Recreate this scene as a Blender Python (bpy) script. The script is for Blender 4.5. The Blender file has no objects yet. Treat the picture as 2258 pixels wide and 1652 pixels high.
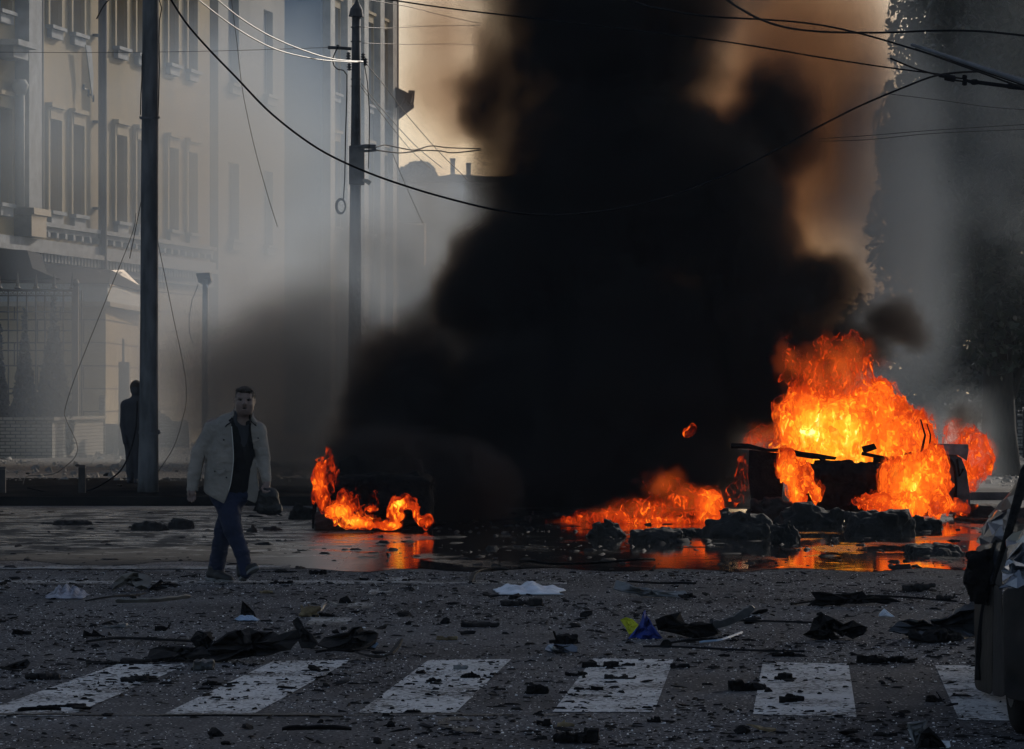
import bpy, math, random
import numpy as np
from mathutils import Vector, Matrix
random.seed(7)
sc = bpy.context.scene
COL = sc.collection
# ---------------------------------------------------------------- camera
F = 8440.0; CH = 1.65; HX = 1129.0; HY = 870.0
cam = bpy.data.cameras.new('camera'); co = bpy.data.objects.new('camera', cam); COL.objects.link(co); sc.camera = co
co.location = (0, 0, CH); co.rotation_euler = (math.pi/2, 0, 0)
cam.lens = 36*F/2258; cam.shift_y = (HY-826)/2258; cam.clip_start = .5; cam.clip_end = 6000
# ---------------------------------------------------------------- sky, sun, exposure
AZ = math.radians(27); EL = math.radians(21)
w = bpy.data.worlds.new('World'); sc.world = w; w.use_nodes = True; nt = w.node_tree
sky = nt.nodes.new('ShaderNodeTexSky'); sky.sky_type = 'NISHITA'; sky.sun_disc = False
sky.sun_elevation = EL; sky.sun_rotation = AZ; sky.dust_density = 2.0; sky.air_density = 1.0; sky.ozone_density = 1.5
bg = nt.nodes['Background']; bg.inputs[1].default_value = 0.085; hs = nt.nodes.new('ShaderNodeHueSaturation'); hs.inputs['Saturation'].default_value = .85; nt.links.new(sky.outputs[0], hs.inputs['Color']); nt.links.new(hs.outputs[0], bg.inputs[0])
sd = bpy.data.lights.new('sun', 'SUN'); sd.energy = 2.0; sd.angle = math.radians(.5); sd.color = (1, .93, .85)
so = bpy.data.objects.new('sun', sd); COL.objects.link(so)
so.rotation_euler = Vector((math.sin(AZ)*math.cos(EL), math.cos(AZ)*math.cos(EL), math.sin(EL))).to_track_quat('Z', 'Y').to_euler()
sc.view_settings.view_transform = 'Standard'; sc.view_settings.look = 'None'; sc.view_settings.gamma = 1
sc.view_settings.exposure = 0.18
cy = sc.cycles
cy.max_bounces = 5; cy.diffuse_bounces = 3; cy.volume_bounces = 1; cy.volume_step_rate = 1.5; cy.volume_max_steps = 160
cy.use_adaptive_sampling = True; cy.adaptive_threshold = 0.02; cy.use_denoising = True; cy.transparent_max_bounces = 12
cy.sample_clamp_indirect = 4.0

# ---------------------------------------------------------------- helpers
def P(x, y, Z): return ((x-HX)/F*Z, Z, CH+(HY-y)/F*Z)
def G(x, y, z=0.0):
    Z = F*(CH-z)/(y-HY); return ((x-HX)/F*Z, Z, z)
def ZG(y, z=0.0): return F*(CH-z)/(y-HY)

class MB:
    def __init__(s): s.v = []; s.f = []
    def add(s, vs, fs):
        n = len(s.v); s.v += [tuple(p) for p in vs]; s.f += [tuple(i+n for i in f) for f in fs]; return s
    def box(s, lo, hi, M=None):
        v = [(x, y, z) for x in (lo[0], hi[0]) for y in (lo[1], hi[1]) for z in (lo[2], hi[2])]
        if M is not None: v = [M @ Vector(p) for p in v]
        return s.add(v, [(0,1,3,2),(4,6,7,5),(0,4,5,1),(2,3,7,6),(0,2,6,4),(1,5,7,3)])
    def prism(s, poly, d, M=None):
        # poly list of 3d points, d extrude vector
        n = len(poly); d = Vector(d); a = [Vector(p) for p in poly]; v = a + [p+d for p in a]
        if M is not None: v = [M @ p for p in v]
        return s.add(v, [tuple(range(n))[::-1], tuple(range(n, 2*n))] + [(i, (i+1) % n, n+(i+1) % n, n+i) for i in range(n)])
    def tube(s, pts, r, n=8, r2=None, flat=1.0):
        pts = [Vector(p) for p in pts]; m = len(pts); vs = []; fs = []
        up = None
        for i, p in enumerate(pts):
            t = (pts[min(i+1, m-1)]-pts[max(i-1, 0)]).normalized()
            if up is None:
                up = Vector((0, 0, 1)) if abs(t.z) < .9 else Vector((1, 0, 0))
            a = t.cross(up).normalized(); b = a.cross(t).normalized(); up = b
            rr = r if r2 is None else r+(r2-r)*i/(m-1)
            if isinstance(r, (list, tuple)): rr = r[i]
            for k in range(n):
                q = 2*math.pi*k/n; vs.append(p+a*math.cos(q)*rr+b*math.sin(q)*rr*flat)
        for i in range(m-1):
            for k in range(n): fs.append((i*n+k, i*n+(k+1) % n, (i+1)*n+(k+1) % n, (i+1)*n+k))
        fs.append(tuple(range(n))[::-1]); fs.append(tuple((m-1)*n+k for k in range(n)))
        return s.add(vs, fs)
    def lathe(s, prof, c, n=16):
        vs = []; fs = []
        for (r, z) in prof:
            for k in range(n):
                q = 2*math.pi*k/n; vs.append((c[0]+r*math.cos(q), c[1]+r*math.sin(q), c[2]+z))
        for i in range(len(prof)-1):
            for k in range(n): fs.append((i*n+k, i*n+(k+1) % n, (i+1)*n+(k+1) % n, (i+1)*n+k))
        fs.append(tuple(range(n))[::-1]); fs.append(tuple((len(prof)-1)*n+k for k in range(n)))
        return s.add(vs, fs)
    def mesh(s, name):
        me = bpy.data.meshes.new(name); me.from_pydata(s.v, [], s.f); me.update(); return me

def tag(o, label=None, cat=None, group=None, kind=None):
    if label: o['label'] = label
    if cat: o['category'] = cat
    if group: o['group'] = group
    if kind: o['kind'] = kind
    return o
def obj(name, m, mat=None, parent=None, smooth=False):
    me = m.mesh(name) if isinstance(m, MB) else m
    o = bpy.data.objects.new(name, me); COL.objects.link(o)
    if mat is not None: me.materials.append(mat)
    if smooth:
        me.polygons.foreach_set('use_smooth', [True]*len(me.polygons))
    if parent is not None:
        o.parent = parent; o.matrix_parent_inverse = Matrix.Translation(parent.location).inverted()
    return o
def thing(name, label, cat, loc=(0, 0, 0), group=None):
    o = bpy.data.objects.new(name, None); COL.objects.link(o); o.location = loc; o.empty_display_size = .2
    return tag(o, label, cat, group)
def bevel(o, wd=.01, seg=2):
    b = o.modifiers.new('bevel', 'BEVEL'); b.width = wd; b.segments = seg; b.limit_method = 'ANGLE'; return o

# ---------- numpy implicit surfaces
def gnoise(shape, cell, seed):
    rs = np.random.RandomState(seed)
    if not isinstance(cell, (tuple, list)): cell = (cell,)*3
    n = [int(shape[i]/cell[i])+3 for i in range(3)]
    a = rs.uniform(-1, 1, n).astype(np.float32)
    for ax in range(3):
        t = np.arange(shape[ax])/cell[ax]+.37; i = t.astype(int); fr = t-i; fr = (fr*fr*(3-2*fr)).astype(np.float32)
        sh = [1, 1, 1]; sh[ax] = -1; fr = fr.reshape(sh)
        a = np.take(a, i, ax)*(1-fr)+np.take(a, i+1, ax)*fr
    return a
def fbm(shape, cell, seed, octs=4, gain=.5):
    if not isinstance(cell, (tuple, list)): cell = (cell,)*3
    r = np.zeros(shape, np.float32); amp = 1.0
    for o in range(octs):
        c = tuple(max(1.3, q/2**o) for q in cell); r += amp*gnoise(shape, c, seed+o*17); amp *= gain
    return r
class Field:
    """signed distance grid, negative inside"""
    def __init__(s, lo, hi, h):
        s.lo = np.array(lo, float); s.h = h; s.n = [int(math.ceil((hi[i]-lo[i])/h))+1 for i in range(3)]
        s.d = np.full(s.n, 10.0, np.float32)
    def _sub(s, lo, hi, m):
        i0 = [max(0, int((lo[i]-m-s.lo[i])/s.h)) for i in range(3)]; i1 = [min(s.n[i], int((hi[i]+m-s.lo[i])/s.h)+2) for i in range(3)]
        sl = tuple(slice(a, b) for a, b in zip(i0, i1))
        if any(b <= a for a, b in zip(i0, i1)): return None, None
        g = [s.lo[i]+s.h*np.arange(i0[i], i1[i]) for i in range(3)]
        return sl, (g[0][:, None, None].astype(np.float32), g[1][None, :, None].astype(np.float32), g[2][None, None, :].astype(np.float32))
    def _put(s, sl, q, k, cut):
        a = s.d[sl]
        if cut: q = -q; hh = np.clip(.5-.5*(a-q)/k, 0, 1); s.d[sl] = a+(q-a)*hh + k*hh*(1-hh)
        else: hh = np.clip(.5+.5*(a-q)/k, 0, 1); s.d[sl] = a+(q-a)*hh-k*hh*(1-hh)
    def cap(s, a, b, ra, rb=None, k=.02, sy=1.0, cut=False):
        rb = ra if rb is None else rb; m = max(ra, rb)*max(1, sy)+k*1.5+3*s.h
        sl, g = s._sub([min(a[i], b[i]) for i in range(3)], [max(a[i], b[i]) for i in range(3)], m)
        if sl is None: return s
        A = (a[0], a[1]/sy, a[2]); B = (b[0]-a[0], (b[1]-a[1])/sy, b[2]-a[2])
        x = g[0]-A[0]; y = g[1]/sy-A[1]; z = g[2]-A[2]; L = B[0]**2+B[1]**2+B[2]**2+1e-9
        t = np.clip((x*B[0]+y*B[1]+z*B[2])/L, 0, 1)
        q = np.sqrt((x-B[0]*t)**2+(y-B[1]*t)**2+(z-B[2]*t)**2)-(ra+(rb-ra)*t)
        s._put(sl, q*min(1, sy), k, cut); return s
    def ell(s, c, r, k=.02, cut=False):
        sl, g = s._sub([c[i]-r[i] for i in range(3)], [c[i]+r[i] for i in range(3)], k*1.5+3*s.h)
        if sl is None: return s
        d = np.sqrt(((g[0]-c[0])/r[0])**2+((g[1]-c[1])/r[1])**2+((g[2]-c[2])/r[2])**2)
        s._put(sl, (d-1)*min(r), k, cut); return s
    def boxp(s, c, r, rnd=.01, k=.02, cut=False):
        sl, g = s._sub([c[i]-r[i] for i in range(3)], [c[i]+r[i] for i in range(3)], k*1.5+3*s.h)
        if sl is None: return s
        q = [np.abs(g[i]-c[i])-(r[i]-rnd) for i in range(3)]
        d = np.sqrt(np.maximum(q[0], 0)**2+np.maximum(q[1], 0)**2+np.maximum(q[2], 0)**2)+np.minimum(np.maximum(np.maximum(q[0], q[1]), q[2]), 0)-rnd
        s._put(sl, d, k, cut); return s
    def polycut(s, poly, y0, y1, k=.004):
        """cut the x-z polygon prism between y0 and y1"""
        lo = (min(p[0] for p in poly), y0, min(p[1] for p in poly)); hi = (max(p[0] for p in poly), y1, max(p[1] for p in poly))
        sl, g = s._sub(lo, hi, 3*s.h); X, Z = g[0], g[2]
        d = np.full(np.broadcast(X, Z).shape, 9e9, np.float32); sg = np.ones(d.shape, np.float32); n = len(poly)
        for i in range(n):
            ax, az = poly[i]; bx, bz = poly[i-1]
            ex, ez = bx-ax, bz-az; wx, wz = X-ax, Z-az; t = np.clip((wx*ex+wz*ez)/(ex*ex+ez*ez), 0, 1)
            d = np.minimum(d, (wx-ex*t)**2+(wz-ez*t)**2)
            c1 = Z >= az; c2 = Z < bz; c3 = ex*wz > ez*wx
            fl = (c1 & c2 & c3) | (~c1 & ~c2 & ~c3); sg = np.where(fl, -sg, sg)
        q = sg*np.sqrt(d); q = np.maximum(np.maximum(q, g[1]-y1), y0-g[1])
        s._put(sl, q, k, True); return s
    def noise(s, amp, cell, seed, octs=3):
        c = cell/s.h if not isinstance(cell, (tuple, list)) else tuple(q/s.h for q in cell)
        s.d += amp*fbm(tuple(s.n), c, seed, octs); return s
    def mesh(s, name):
        d = s.d; n = d.shape
        ins = d < 0
        c = [np.zeros((n[0]-1, n[1]-1, n[2]-1), bool) for _ in range(2)]
        al = np.ones_like(c[0]); an = np.zeros_like(c[0])
        offs = [(i, j, k) for i in (0, 1) for j in (0, 1) for k in (0, 1)]
        for (i, j, k) in offs:
            q = ins[i:n[0]-1+i, j:n[1]-1+j, k:n[2]-1+k]; al &= q; an |= q
        act = an & ~al; idx = np.full(act.shape, -1, np.int32); I, J, K = np.nonzero(act); idx[I, J, K] = np.arange(len(I))
        S = np.zeros((len(I), 3), np.float32); C = np.zeros(len(I), np.float32)
        for ax in range(3):
            o1, o2 = [a for a in range(3) if a != ax]
            for u in (0, 1):
                for v in (0, 1):
                    off = [0, 0, 0]; off[o1] = u; off[o2] = v; off2 = list(off); off2[ax] = 1
                    a = d[I+off[0], J+off[1], K+off[2]]; b = d[I+off2[0], J+off2[1], K+off2[2]]
                    m = (a < 0) != (b < 0); den = np.where(m, a-b, 1); t = np.where(m, a/den, 0)
                    pt = np.zeros((len(I), 3), np.float32); pt[:, o1] = u; pt[:, o2] = v; pt[:, ax] = t
                    S += pt*m[:, None]; C += m
        V = (S/np.maximum(C, 1)[:, None]+np.stack([I, J, K], 1))*s.h+s.lo
        quads = []
        for ax in range(3):
            o1, o2 = [(1, 2), (2, 0), (0, 1)][ax]
            sl0 = [slice(None)]*3; sl1 = [slice(None)]*3; sl0[ax] = slice(0, -1); sl1[ax] = slice(1, None)
            a = ins[tuple(sl0)]; b = ins[tuple(sl1)]; ch = a != b
            E_ = np.stack(np.nonzero(ch), 1); ok = (E_[:, o1] > 0) & (E_[:, o2] > 0) & (E_[:, o1] < n[o1]-1) & (E_[:, o2] < n[o2]-1)
            E_ = E_[ok]; fl = a[E_[:, 0], E_[:, 1], E_[:, 2]]
            def cell(du, dv):
                e = E_.copy(); e[:, o1] -= du; e[:, o2] -= dv; return idx[e[:, 0], e[:, 1], e[:, 2]]
            q = np.stack([cell(1, 1), cell(0, 1), cell(0, 0), cell(1, 0)], 1)
            q[~fl] = q[~fl][:, ::-1]; quads.append(q)
        Q = np.concatenate(quads); Q = Q[(Q >= 0).all(1)]
        me = bpy.data.meshes.new(name); me.vertices.add(len(V)); me.vertices.foreach_set('co', V.astype(np.float32).ravel())
        me.loops.add(len(Q)*4); me.loops.foreach_set('vertex_index', Q.astype(np.int32).ravel())
        me.polygons.add(len(Q)); me.polygons.foreach_set('loop_start', np.arange(0, len(Q)*4, 4, dtype=np.int32))
        me.update(calc_edges=True); me.validate()
        return me

# ---------------------------------------------------------------- materials
def mat(name, col, rough=.85, metal=0, col2=None, nscale=5, bump=0, bscale=30, spec=.5, coat=0, det=5, mixpos=(.35, .65), stretch=None):
    m = bpy.data.materials.new(name); m.use_nodes = True; t = m.node_tree; b = t.nodes['Principled BSDF']
    b.inputs['Base Color'].default_value = (*col, 1); b.inputs['Roughness'].default_value = rough; b.inputs['Metallic'].default_value = metal
    b.inputs['Specular IOR Level'].default_value = spec; b.inputs['Coat Weight'].default_value = coat
    ge = t.nodes.new('ShaderNodeNewGeometry'); vec = ge.outputs['Position']
    if stretch:
        mp = t.nodes.new('ShaderNodeVectorMath'); mp.operation = 'MULTIPLY'; mp.inputs[1].default_value = stretch; t.links.new(vec, mp.inputs[0]); vec = mp.outputs[0]
    if col2:
        n = t.nodes.new('ShaderNodeTexNoise'); n.inputs['Scale'].default_value = nscale; n.inputs['Detail'].default_value = det; t.links.new(vec, n.inputs['Vector'])
        r = t.nodes.new('ShaderNodeValToRGB'); r.color_ramp.elements[0].position = mixpos[0]; r.color_ramp.elements[1].position = mixpos[1]
        r.color_ramp.elements[0].color = (*col, 1); r.color_ramp.elements[1].color = (*col2, 1)
        t.links.new(n.outputs['Fac'], r.inputs[0]); t.links.new(r.outputs[0], b.inputs['Base Color'])
    if bump:
        n = t.nodes.new('ShaderNodeTexNoise'); n.inputs['Scale'].default_value = bscale; n.inputs['Detail'].default_value = 4; t.links.new(vec, n.inputs['Vector'])
        bu = t.nodes.new('ShaderNodeBump'); bu.inputs['Strength'].default_value = bump; bu.inputs['Distance'].default_value = .02
        t.links.new(n.outputs['Fac'], bu.inputs['Height']); t.links.new(bu.outputs[0], b.inputs['Normal'])
    return m
M = {}
M['char'] = mat('char', (.005, .005, .006), .95, spec=.1, col2=(.014, .013, .013), nscale=9, bump=.8, bscale=25)
M['char2'] = mat('scorched', (.009, .009, .011), .85, spec=.2, col2=(.028, .025, .024), nscale=7, bump=.5, bscale=18)
M['rubber'] = mat('rubber', (.006, .006, .006), .9, spec=.15, bump=.3, bscale=40)
M['rock'] = mat('wet_rubble', (.006, .006, .006), .9, col2=(.016, .015, .014), nscale=6, bump=1, bscale=22)
M['greyplastic'] = mat('grey_plastic', (.16, .17, .18), .4, col2=(.07, .07, .075), nscale=8, bump=.2)
M['beige'] = mat('beige_panel', (.2, .19, .17), .5, col2=(.1, .09, .08), nscale=6)
M['tan'] = mat('tan_scrap', (.26, .2, .11), .9, col2=(.1, .07, .04), nscale=20, bump=.5)
M['wood'] = mat('wood_chip', (.3, .22, .12), .8, col2=(.14, .1, .06), nscale=20)
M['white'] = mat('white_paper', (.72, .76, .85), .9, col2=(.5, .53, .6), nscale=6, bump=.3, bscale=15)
M['cloth'] = mat('pale_cloth', (.42, .43, .5), .95, col2=(.12, .12, .15), nscale=14, bump=1, bscale=40)
M['blueish'] = mat('pale_blue_plastic', (.3, .42, .6), .5, col2=(.2, .3, .45), nscale=9)
M['yellow'] = mat('yellow_fabric', (.55, .56, .02), .8, col2=(.38, .4, .02), nscale=9, bump=.4)
M['blue'] = mat('blue_fabric', (.02, .05, .3), .8, col2=(.012, .03, .18), nscale=9, bump=.4)
M['silver'] = mat('silver_paint', (.34, .37, .42), .22, metal=.85, col2=(.1, .11, .13), nscale=3.5, bump=.25, bscale=8)
M['dullmetal'] = mat('dull_metal', (.07, .075, .085), .42, metal=.6, col2=(.03, .03, .032), nscale=6, bump=.4, bscale=14)
M['pole'] = mat('pole_concrete', (.15, .152, .16), .95, col2=(.075, .077, .082), nscale=3.5, bump=.6, bscale=30, stretch=(2, 2, .5))
M['steel'] = mat('dark_steel', (.13, .135, .15), .7, col2=(.08, .082, .09), nscale=5)
M['cable'] = mat('cable_black', (.006, .006, .008), .8, spec=.15)
M['wirelight'] = mat('bare_wire', (.42, .41, .39), .55, metal=.5)
M['wiregrey'] = mat('grey_wire', (.06, .06, .06), .6)
M['stucco'] = mat('yellow_stucco', (.40, .30, .155), .95, col2=(.31, .245, .145), nscale=.7, bump=.3, bscale=12, stretch=(1, 1, .45))
M['stucco2'] = mat('grey_stucco', (.36, .34, .30), .95, col2=(.28, .27, .25), nscale=.5, stretch=(1, 1, .4))
M['trim'] = mat('grey_trim', (.36, .37, .38), .9, col2=(.24, .24, .24), nscale=2.5, bump=.3)
M['trimlight'] = mat('light_trim', (.55, .54, .5), .9, col2=(.4, .39, .36), nscale=2)
M['bluewall'] = mat('pale_blue_wall', (.3, .38, .47), .95, col2=(.27, .34, .42), nscale=.4)
M['pane'] = mat('window_pane', (.15, .18, .23), .3, col2=(.20, .22, .26), nscale=2)
M['pipe'] = mat('drainpipe_paint', (.055, .045, .045), .6)
M['roofdark'] = mat('dark_roof', (.012, .013, .018), .95, spec=.1, col2=(.02, .02, .025), nscale=3)
M['rooflight'] = mat('sunlit_roof', (.42, .38, .33), .5, col2=(.3, .27, .24), nscale=4)  # sunlight on the roof slopes is put into this pale colour
M['fascia'] = mat('white_fascia', (.6, .68, .76), .7, col2=(.5, .57, .65), nscale=1.5)
M['iron'] = mat('wrought_iron', (.012, .013, .017), .6)
M['post'] = mat('weathered_post', (.06, .052, .048), .9, col2=(.035, .03, .028), nscale=6)
M['soil'] = mat('trampled_verge', (.014, .014, .015), 1.0, spec=.0, col2=(.026, .025, .024), nscale=1.4, bump=.6, bscale=12)
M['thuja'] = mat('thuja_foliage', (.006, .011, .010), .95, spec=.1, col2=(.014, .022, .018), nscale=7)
M['bark'] = mat('tree_bark', (.03, .028, .027), .95, col2=(.05, .045, .04), nscale=6, bump=.8, stretch=(3, 3, .7))
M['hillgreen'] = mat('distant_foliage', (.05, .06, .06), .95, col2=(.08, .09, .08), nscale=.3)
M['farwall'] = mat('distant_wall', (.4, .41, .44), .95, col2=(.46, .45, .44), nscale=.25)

def brick(name, c1, c2, mortar, scale=1.0, w_=.25, h_=.085, ms=.012):
    m = bpy.data.materials.new(name); m.use_nodes = True; t = m.node_tree; b = t.nodes['Principled BSDF']; b.inputs['Roughness'].default_value = .95
    tc = t.nodes.new('ShaderNodeTexCoord'); br = t.nodes.new('ShaderNodeTexBrick')
    sp = t.nodes.new('ShaderNodeSeparateXYZ'); cb = t.nodes.new('ShaderNodeCombineXYZ'); ad = t.nodes.new('ShaderNodeMath'); ad.operation = 'ADD'
    ge = t.nodes.new('ShaderNodeNewGeometry')
    t.links.new(ge.outputs['Position'], sp.inputs[0]); t.links.new(sp.outputs['X'], ad.inputs[0]); t.links.new(sp.outputs['Y'], ad.inputs[1])
    t.links.new(ad.outputs[0], cb.inputs['X']); t.links.new(sp.outputs['Z'], cb.inputs['Y']); t.links.new(cb.outputs[0], br.inputs['Vector'])
    br.inputs['Scale'].default_value = scale; br.inputs['Brick Width'].default_value = w_; br.inputs['Row Height'].default_value = h_; br.inputs['Mortar Size'].default_value = ms
    br.inputs['Color1'].default_value = (*c1, 1); br.inputs['Color2'].default_value = (*c2, 1); br.inputs['Mortar'].default_value = (*mortar, 1)
    t.links.new(br.outputs['Color'], b.inputs['Base Color'])
    bu = t.nodes.new('ShaderNodeBump'); bu.inputs['Strength'].default_value = .6; bu.inputs['Distance'].default_value = .02; bu.invert = True
    t.links.new(br.outputs['Fac'], bu.inputs['Height']); t.links.new(bu.outputs[0], b.inputs['Normal'])
    return m
M['brick'] = brick('pale_brick', (.34, .33, .30), (.27, .26, .24), (.07, .07, .07))
M['stone'] = brick('stone_cladding', (.58, .51, .36), (.52, .46, .33), (.07, .06, .05), w_=1.2, h_=.6, ms=.02)

def asphalt():
    m = bpy.data.materials.new('asphalt'); m.use_nodes = True; t = m.node_tree; b = t.nodes['Principled BSDF']; L = t.links.new
    ge = t.nodes.new('ShaderNodeNewGeometry'); p = ge.outputs['Position']
    n1 = t.nodes.new('ShaderNodeTexNoise'); n1.inputs['Scale'].default_value = 45; n1.inputs['Detail'].default_value = 6; n1.inputs['Roughness'].default_value = .7; L(p, n1.inputs['Vector'])
    n2 = t.nodes.new('ShaderNodeTexNoise'); n2.inputs['Scale'].default_value = .8; n2.inputs['Detail'].default_value = 5; L(p, n2.inputs['Vector'])
    vo = t.nodes.new('ShaderNodeTexVoronoi'); vo.inputs['Scale'].default_value = 40; L(p, vo.inputs['Vector'])
    r1 = t.nodes.new('ShaderNodeValToRGB'); e = r1.color_ramp.elements; e[0].position = .40; e[0].color = (.021, .022, .025, 1); e[1].position = .66; e[1].color = (.145, .15, .168, 1); L(n1.outputs['Fac'], r1.inputs[0])
    r2 = t.nodes.new('ShaderNodeValToRGB'); e = r2.color_ramp.elements; e[0].position = .35; e[0].color = (.6, .6, .62, 1); e[1].position = .7; e[1].color = (1.45, 1.43, 1.4, 1); L(n2.outputs['Fac'], r2.inputs[0])
    mx = t.nodes.new('ShaderNodeMix'); mx.data_type = 'RGBA'; mx.blend_type = 'MULTIPLY'; mx.inputs['Factor'].default_value = 1; L(r1.outputs[0], mx.inputs['A']); L(r2.outputs[0], mx.inputs['B'])
    # pale grit specks
    cr = t.nodes.new('ShaderNodeSeparateColor'); L(vo.outputs['Color'], cr.inputs[0])
    g1 = t.nodes.new('ShaderNodeMath'); g1.operation = 'GREATER_THAN'; g1.inputs[1].default_value = .90; L(cr.outputs[0], g1.inputs[0])
    g2 = t.nodes.new('ShaderNodeMath'); g2.operation = 'LESS_THAN'; g2.inputs[1].default_value = .35; L(vo.outputs['Distance'], g2.inputs[0])
    g3 = t.nodes.new('ShaderNodeMath'); g3.operation = 'MULTIPLY'; L(g1.outputs[0], g3.inputs[0]); L(g2.outputs[0], g3.inputs[1])
    m2 = t.nodes.new('ShaderNodeMix'); m2.data_type = 'RGBA'; L(g3.outputs[0], m2.inputs['Factor']); L(mx.outputs['Result'], m2.inputs['A']); m2.inputs['B'].default_value = (.45, .45, .45, 1)
    L(m2.outputs['Result'], b.inputs['Base Color']); b.inputs['Roughness'].default_value = .85; b.inputs['Specular IOR Level'].default_value = .12
    bu = t.nodes.new('ShaderNodeBump'); bu.inputs['Strength'].default_value = .5; bu.inputs['Distance'].default_value = .01; L(n1.outputs['Fac'], bu.inputs['Height']); L(bu.outputs[0], b.inputs['Normal'])
    return m
M['asphalt'] = asphalt()
def paint(name, col, worn=.42, sc1=28):
    m = bpy.data.materials.new(name); m.use_nodes = True; t = m.node_tree; b = t.nodes['Principled BSDF']; L = t.links.new
    ge = t.nodes.new('ShaderNodeNewGeometry'); p = ge.outputs['Position']
    n1 = t.nodes.new('ShaderNodeTexNoise'); n1.inputs['Scale'].default_value = sc1; n1.inputs['Detail'].default_value = 6; n1.inputs['Roughness'].default_value = .75; L(p, n1.inputs['Vector'])
    n2 = t.nodes.new('ShaderNodeTexNoise'); n2.inputs['Scale'].default_value = 1.7; n2.inputs['Detail'].default_value = 4; L(p, n2.inputs['Vector'])
    ad = t.nodes.new('ShaderNodeMath'); ad.operation = 'MULTIPLY_ADD'; ad.inputs[1].default_value = .6; L(n2.outputs['Fac'], ad.inputs[0]); L(n1.outputs['Fac'], ad.inputs[2])
    r = t.nodes.new('ShaderNodeValToRGB'); e = r.color_ramp.elements; e[0].position = worn; e[0].color = (.05, .05, .052, 1); e[1].position = worn+.12; e[1].color = (*col, 1); L(ad.outputs[0], r.inputs[0])
    L(r.outputs[0], b.inputs['Base Color']); b.inputs['Roughness'].default_value = .8; b.inputs['Specular IOR Level'].default_value = .2
    return m
M['paint'] = paint('road_paint', (.52, .525, .535), .70)
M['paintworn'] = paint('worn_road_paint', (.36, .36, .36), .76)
M['paintfaint'] = paint('faint_road_paint', (.10, .088, .07), .78, 14)
def wet():
    m = bpy.data.materials.new('water_on_asphalt'); m.use_nodes = True; t = m.node_tree; b = t.nodes['Principled BSDF']; L = t.links.new; N = t.nodes.new
    ge = N('ShaderNodeNewGeometry'); p = ge.outputs['Position']
    def noise(scale, det, mul, rough=.55):
        s = N('ShaderNodeVectorMath'); s.operation = 'MULTIPLY'; s.inputs[1].default_value = mul; L(p, s.inputs[0])
        n = N('ShaderNodeTexNoise'); n.inputs['Scale'].default_value = scale; n.inputs['Detail'].default_value = det; n.inputs['Roughness'].default_value = rough; L(s.outputs[0], n.inputs['Vector']); return n.outputs['Fac']
    def mr(v, a, b_, c=0.0, d=1.0):
        r = N('ShaderNodeMapRange'); r.inputs['From Min'].default_value = a; r.inputs['From Max'].default_value = b_; r.inputs['To Min'].default_value = c; r.inputs['To Max'].default_value = d; L(v, r.inputs['Value']); return r.outputs[0]
    def ma(op, a, b_):
        q = N('ShaderNodeMath'); q.operation = op; q.use_clamp = True
        for i, v in enumerate((a, b_)):
            if isinstance(v, float): q.inputs[i].default_value = v
            else: L(v, q.inputs[i])
        return q.outputs[0]
    sx = N('ShaderNodeSeparateXYZ'); L(p, sx.inputs[0])
    left = mr(sx.outputs['X'], -.9, -3.0)                       # a shallow film over coarse asphalt towards the verge, calm pools to the right
    patch = mr(noise(1.0, 5, (1.0, .42, 1)), .53, .60)           # gravel showing through
    rough = ma('MAXIMUM', ma('MULTIPLY', left, 1.0), ma('MULTIPLY', patch, .8))
    dry = ma('MULTIPLY', left, ma('ADD', mr(noise(2.2, 6, (.8, .8, 1), .7), .43, .53), mr(sx.outputs['Y'], 44.0, 37.0)))
    n1 = noise(5, 5, (1.0, .55, 1), .6)
    bu = N('ShaderNodeBump'); bu.inputs['Distance'].default_value = .03; L(mr(rough, 0, 1, .05, 1.0), bu.inputs['Strength']); L(n1, bu.inputs['Height']); L(bu.outputs[0], b.inputs['Normal'])
    L(ma('MAXIMUM', mr(rough, 0, 1, .04, .26), mr(dry, 0, 1, 0.0, .75)), b.inputs['Roughness'])
    L(mr(dry, 0, 1, .5, .08), b.inputs['Specular IOR Level'])
    bc = N('ShaderNodeMix'); bc.data_type = 'RGBA'; L(dry, bc.inputs['Factor']); bc.inputs['A'].default_value = (.016, .016, .016, 1); bc.inputs['B'].default_value = (.05, .048, .046, 1); L(bc.outputs['Result'], b.inputs['Base Color']); b.inputs['IOR'].default_value = 1.33
    return m
M['water'] = wet()

# ---------------------------------------------------------------- ground
def sheet(name, pts, mt, z, label=None):
    me = bpy.data.meshes.new(name); me.from_pydata([(p[0], p[1], z) for p in pts], [], [tuple(range(len(pts)))]); o = obj(name, me, mt)
    o['kind'] = 'structure'; return o
sheet('road', [(-3000, -200), (3000, -200), (3000, 4000), (-3000, 4000)], M['asphalt'], 0)
stripes = [[(259,1466),(416,1466),(149,1581),(-68,1581)], [(603,1459),(775,1457),(557,1577),(355,1579)], [(945,1457),(1127,1455),(1004,1573),(787,1574)],
           [(1308,1453),(1485,1456),(1442,1572),(1219,1571)], [(1682,1461),(1871,1465),(1889,1583),(1660,1576)], [(2062,1468),(2255,1471),(2340,1592),(2115,1589)]]
for q in stripes:
    sheet('road_marking', [G(x, y)[:2] for x, y in q][::-1], M['paint'], .004)
for (x, y, hw, hy) in ((878,1278,28,4.5), (838,1307,26,6.5), (795,1336,28,6.5), (725,1371,45,8)):
    sheet('road_marking', [G(a, b)[:2] for a, b in ((x-hw+hy, y-hy), (x+hw+hy, y-hy), (x+hw-hy, y+hy), (x-hw-hy, y+hy))][::-1], M['paintworn'], .004)
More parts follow.
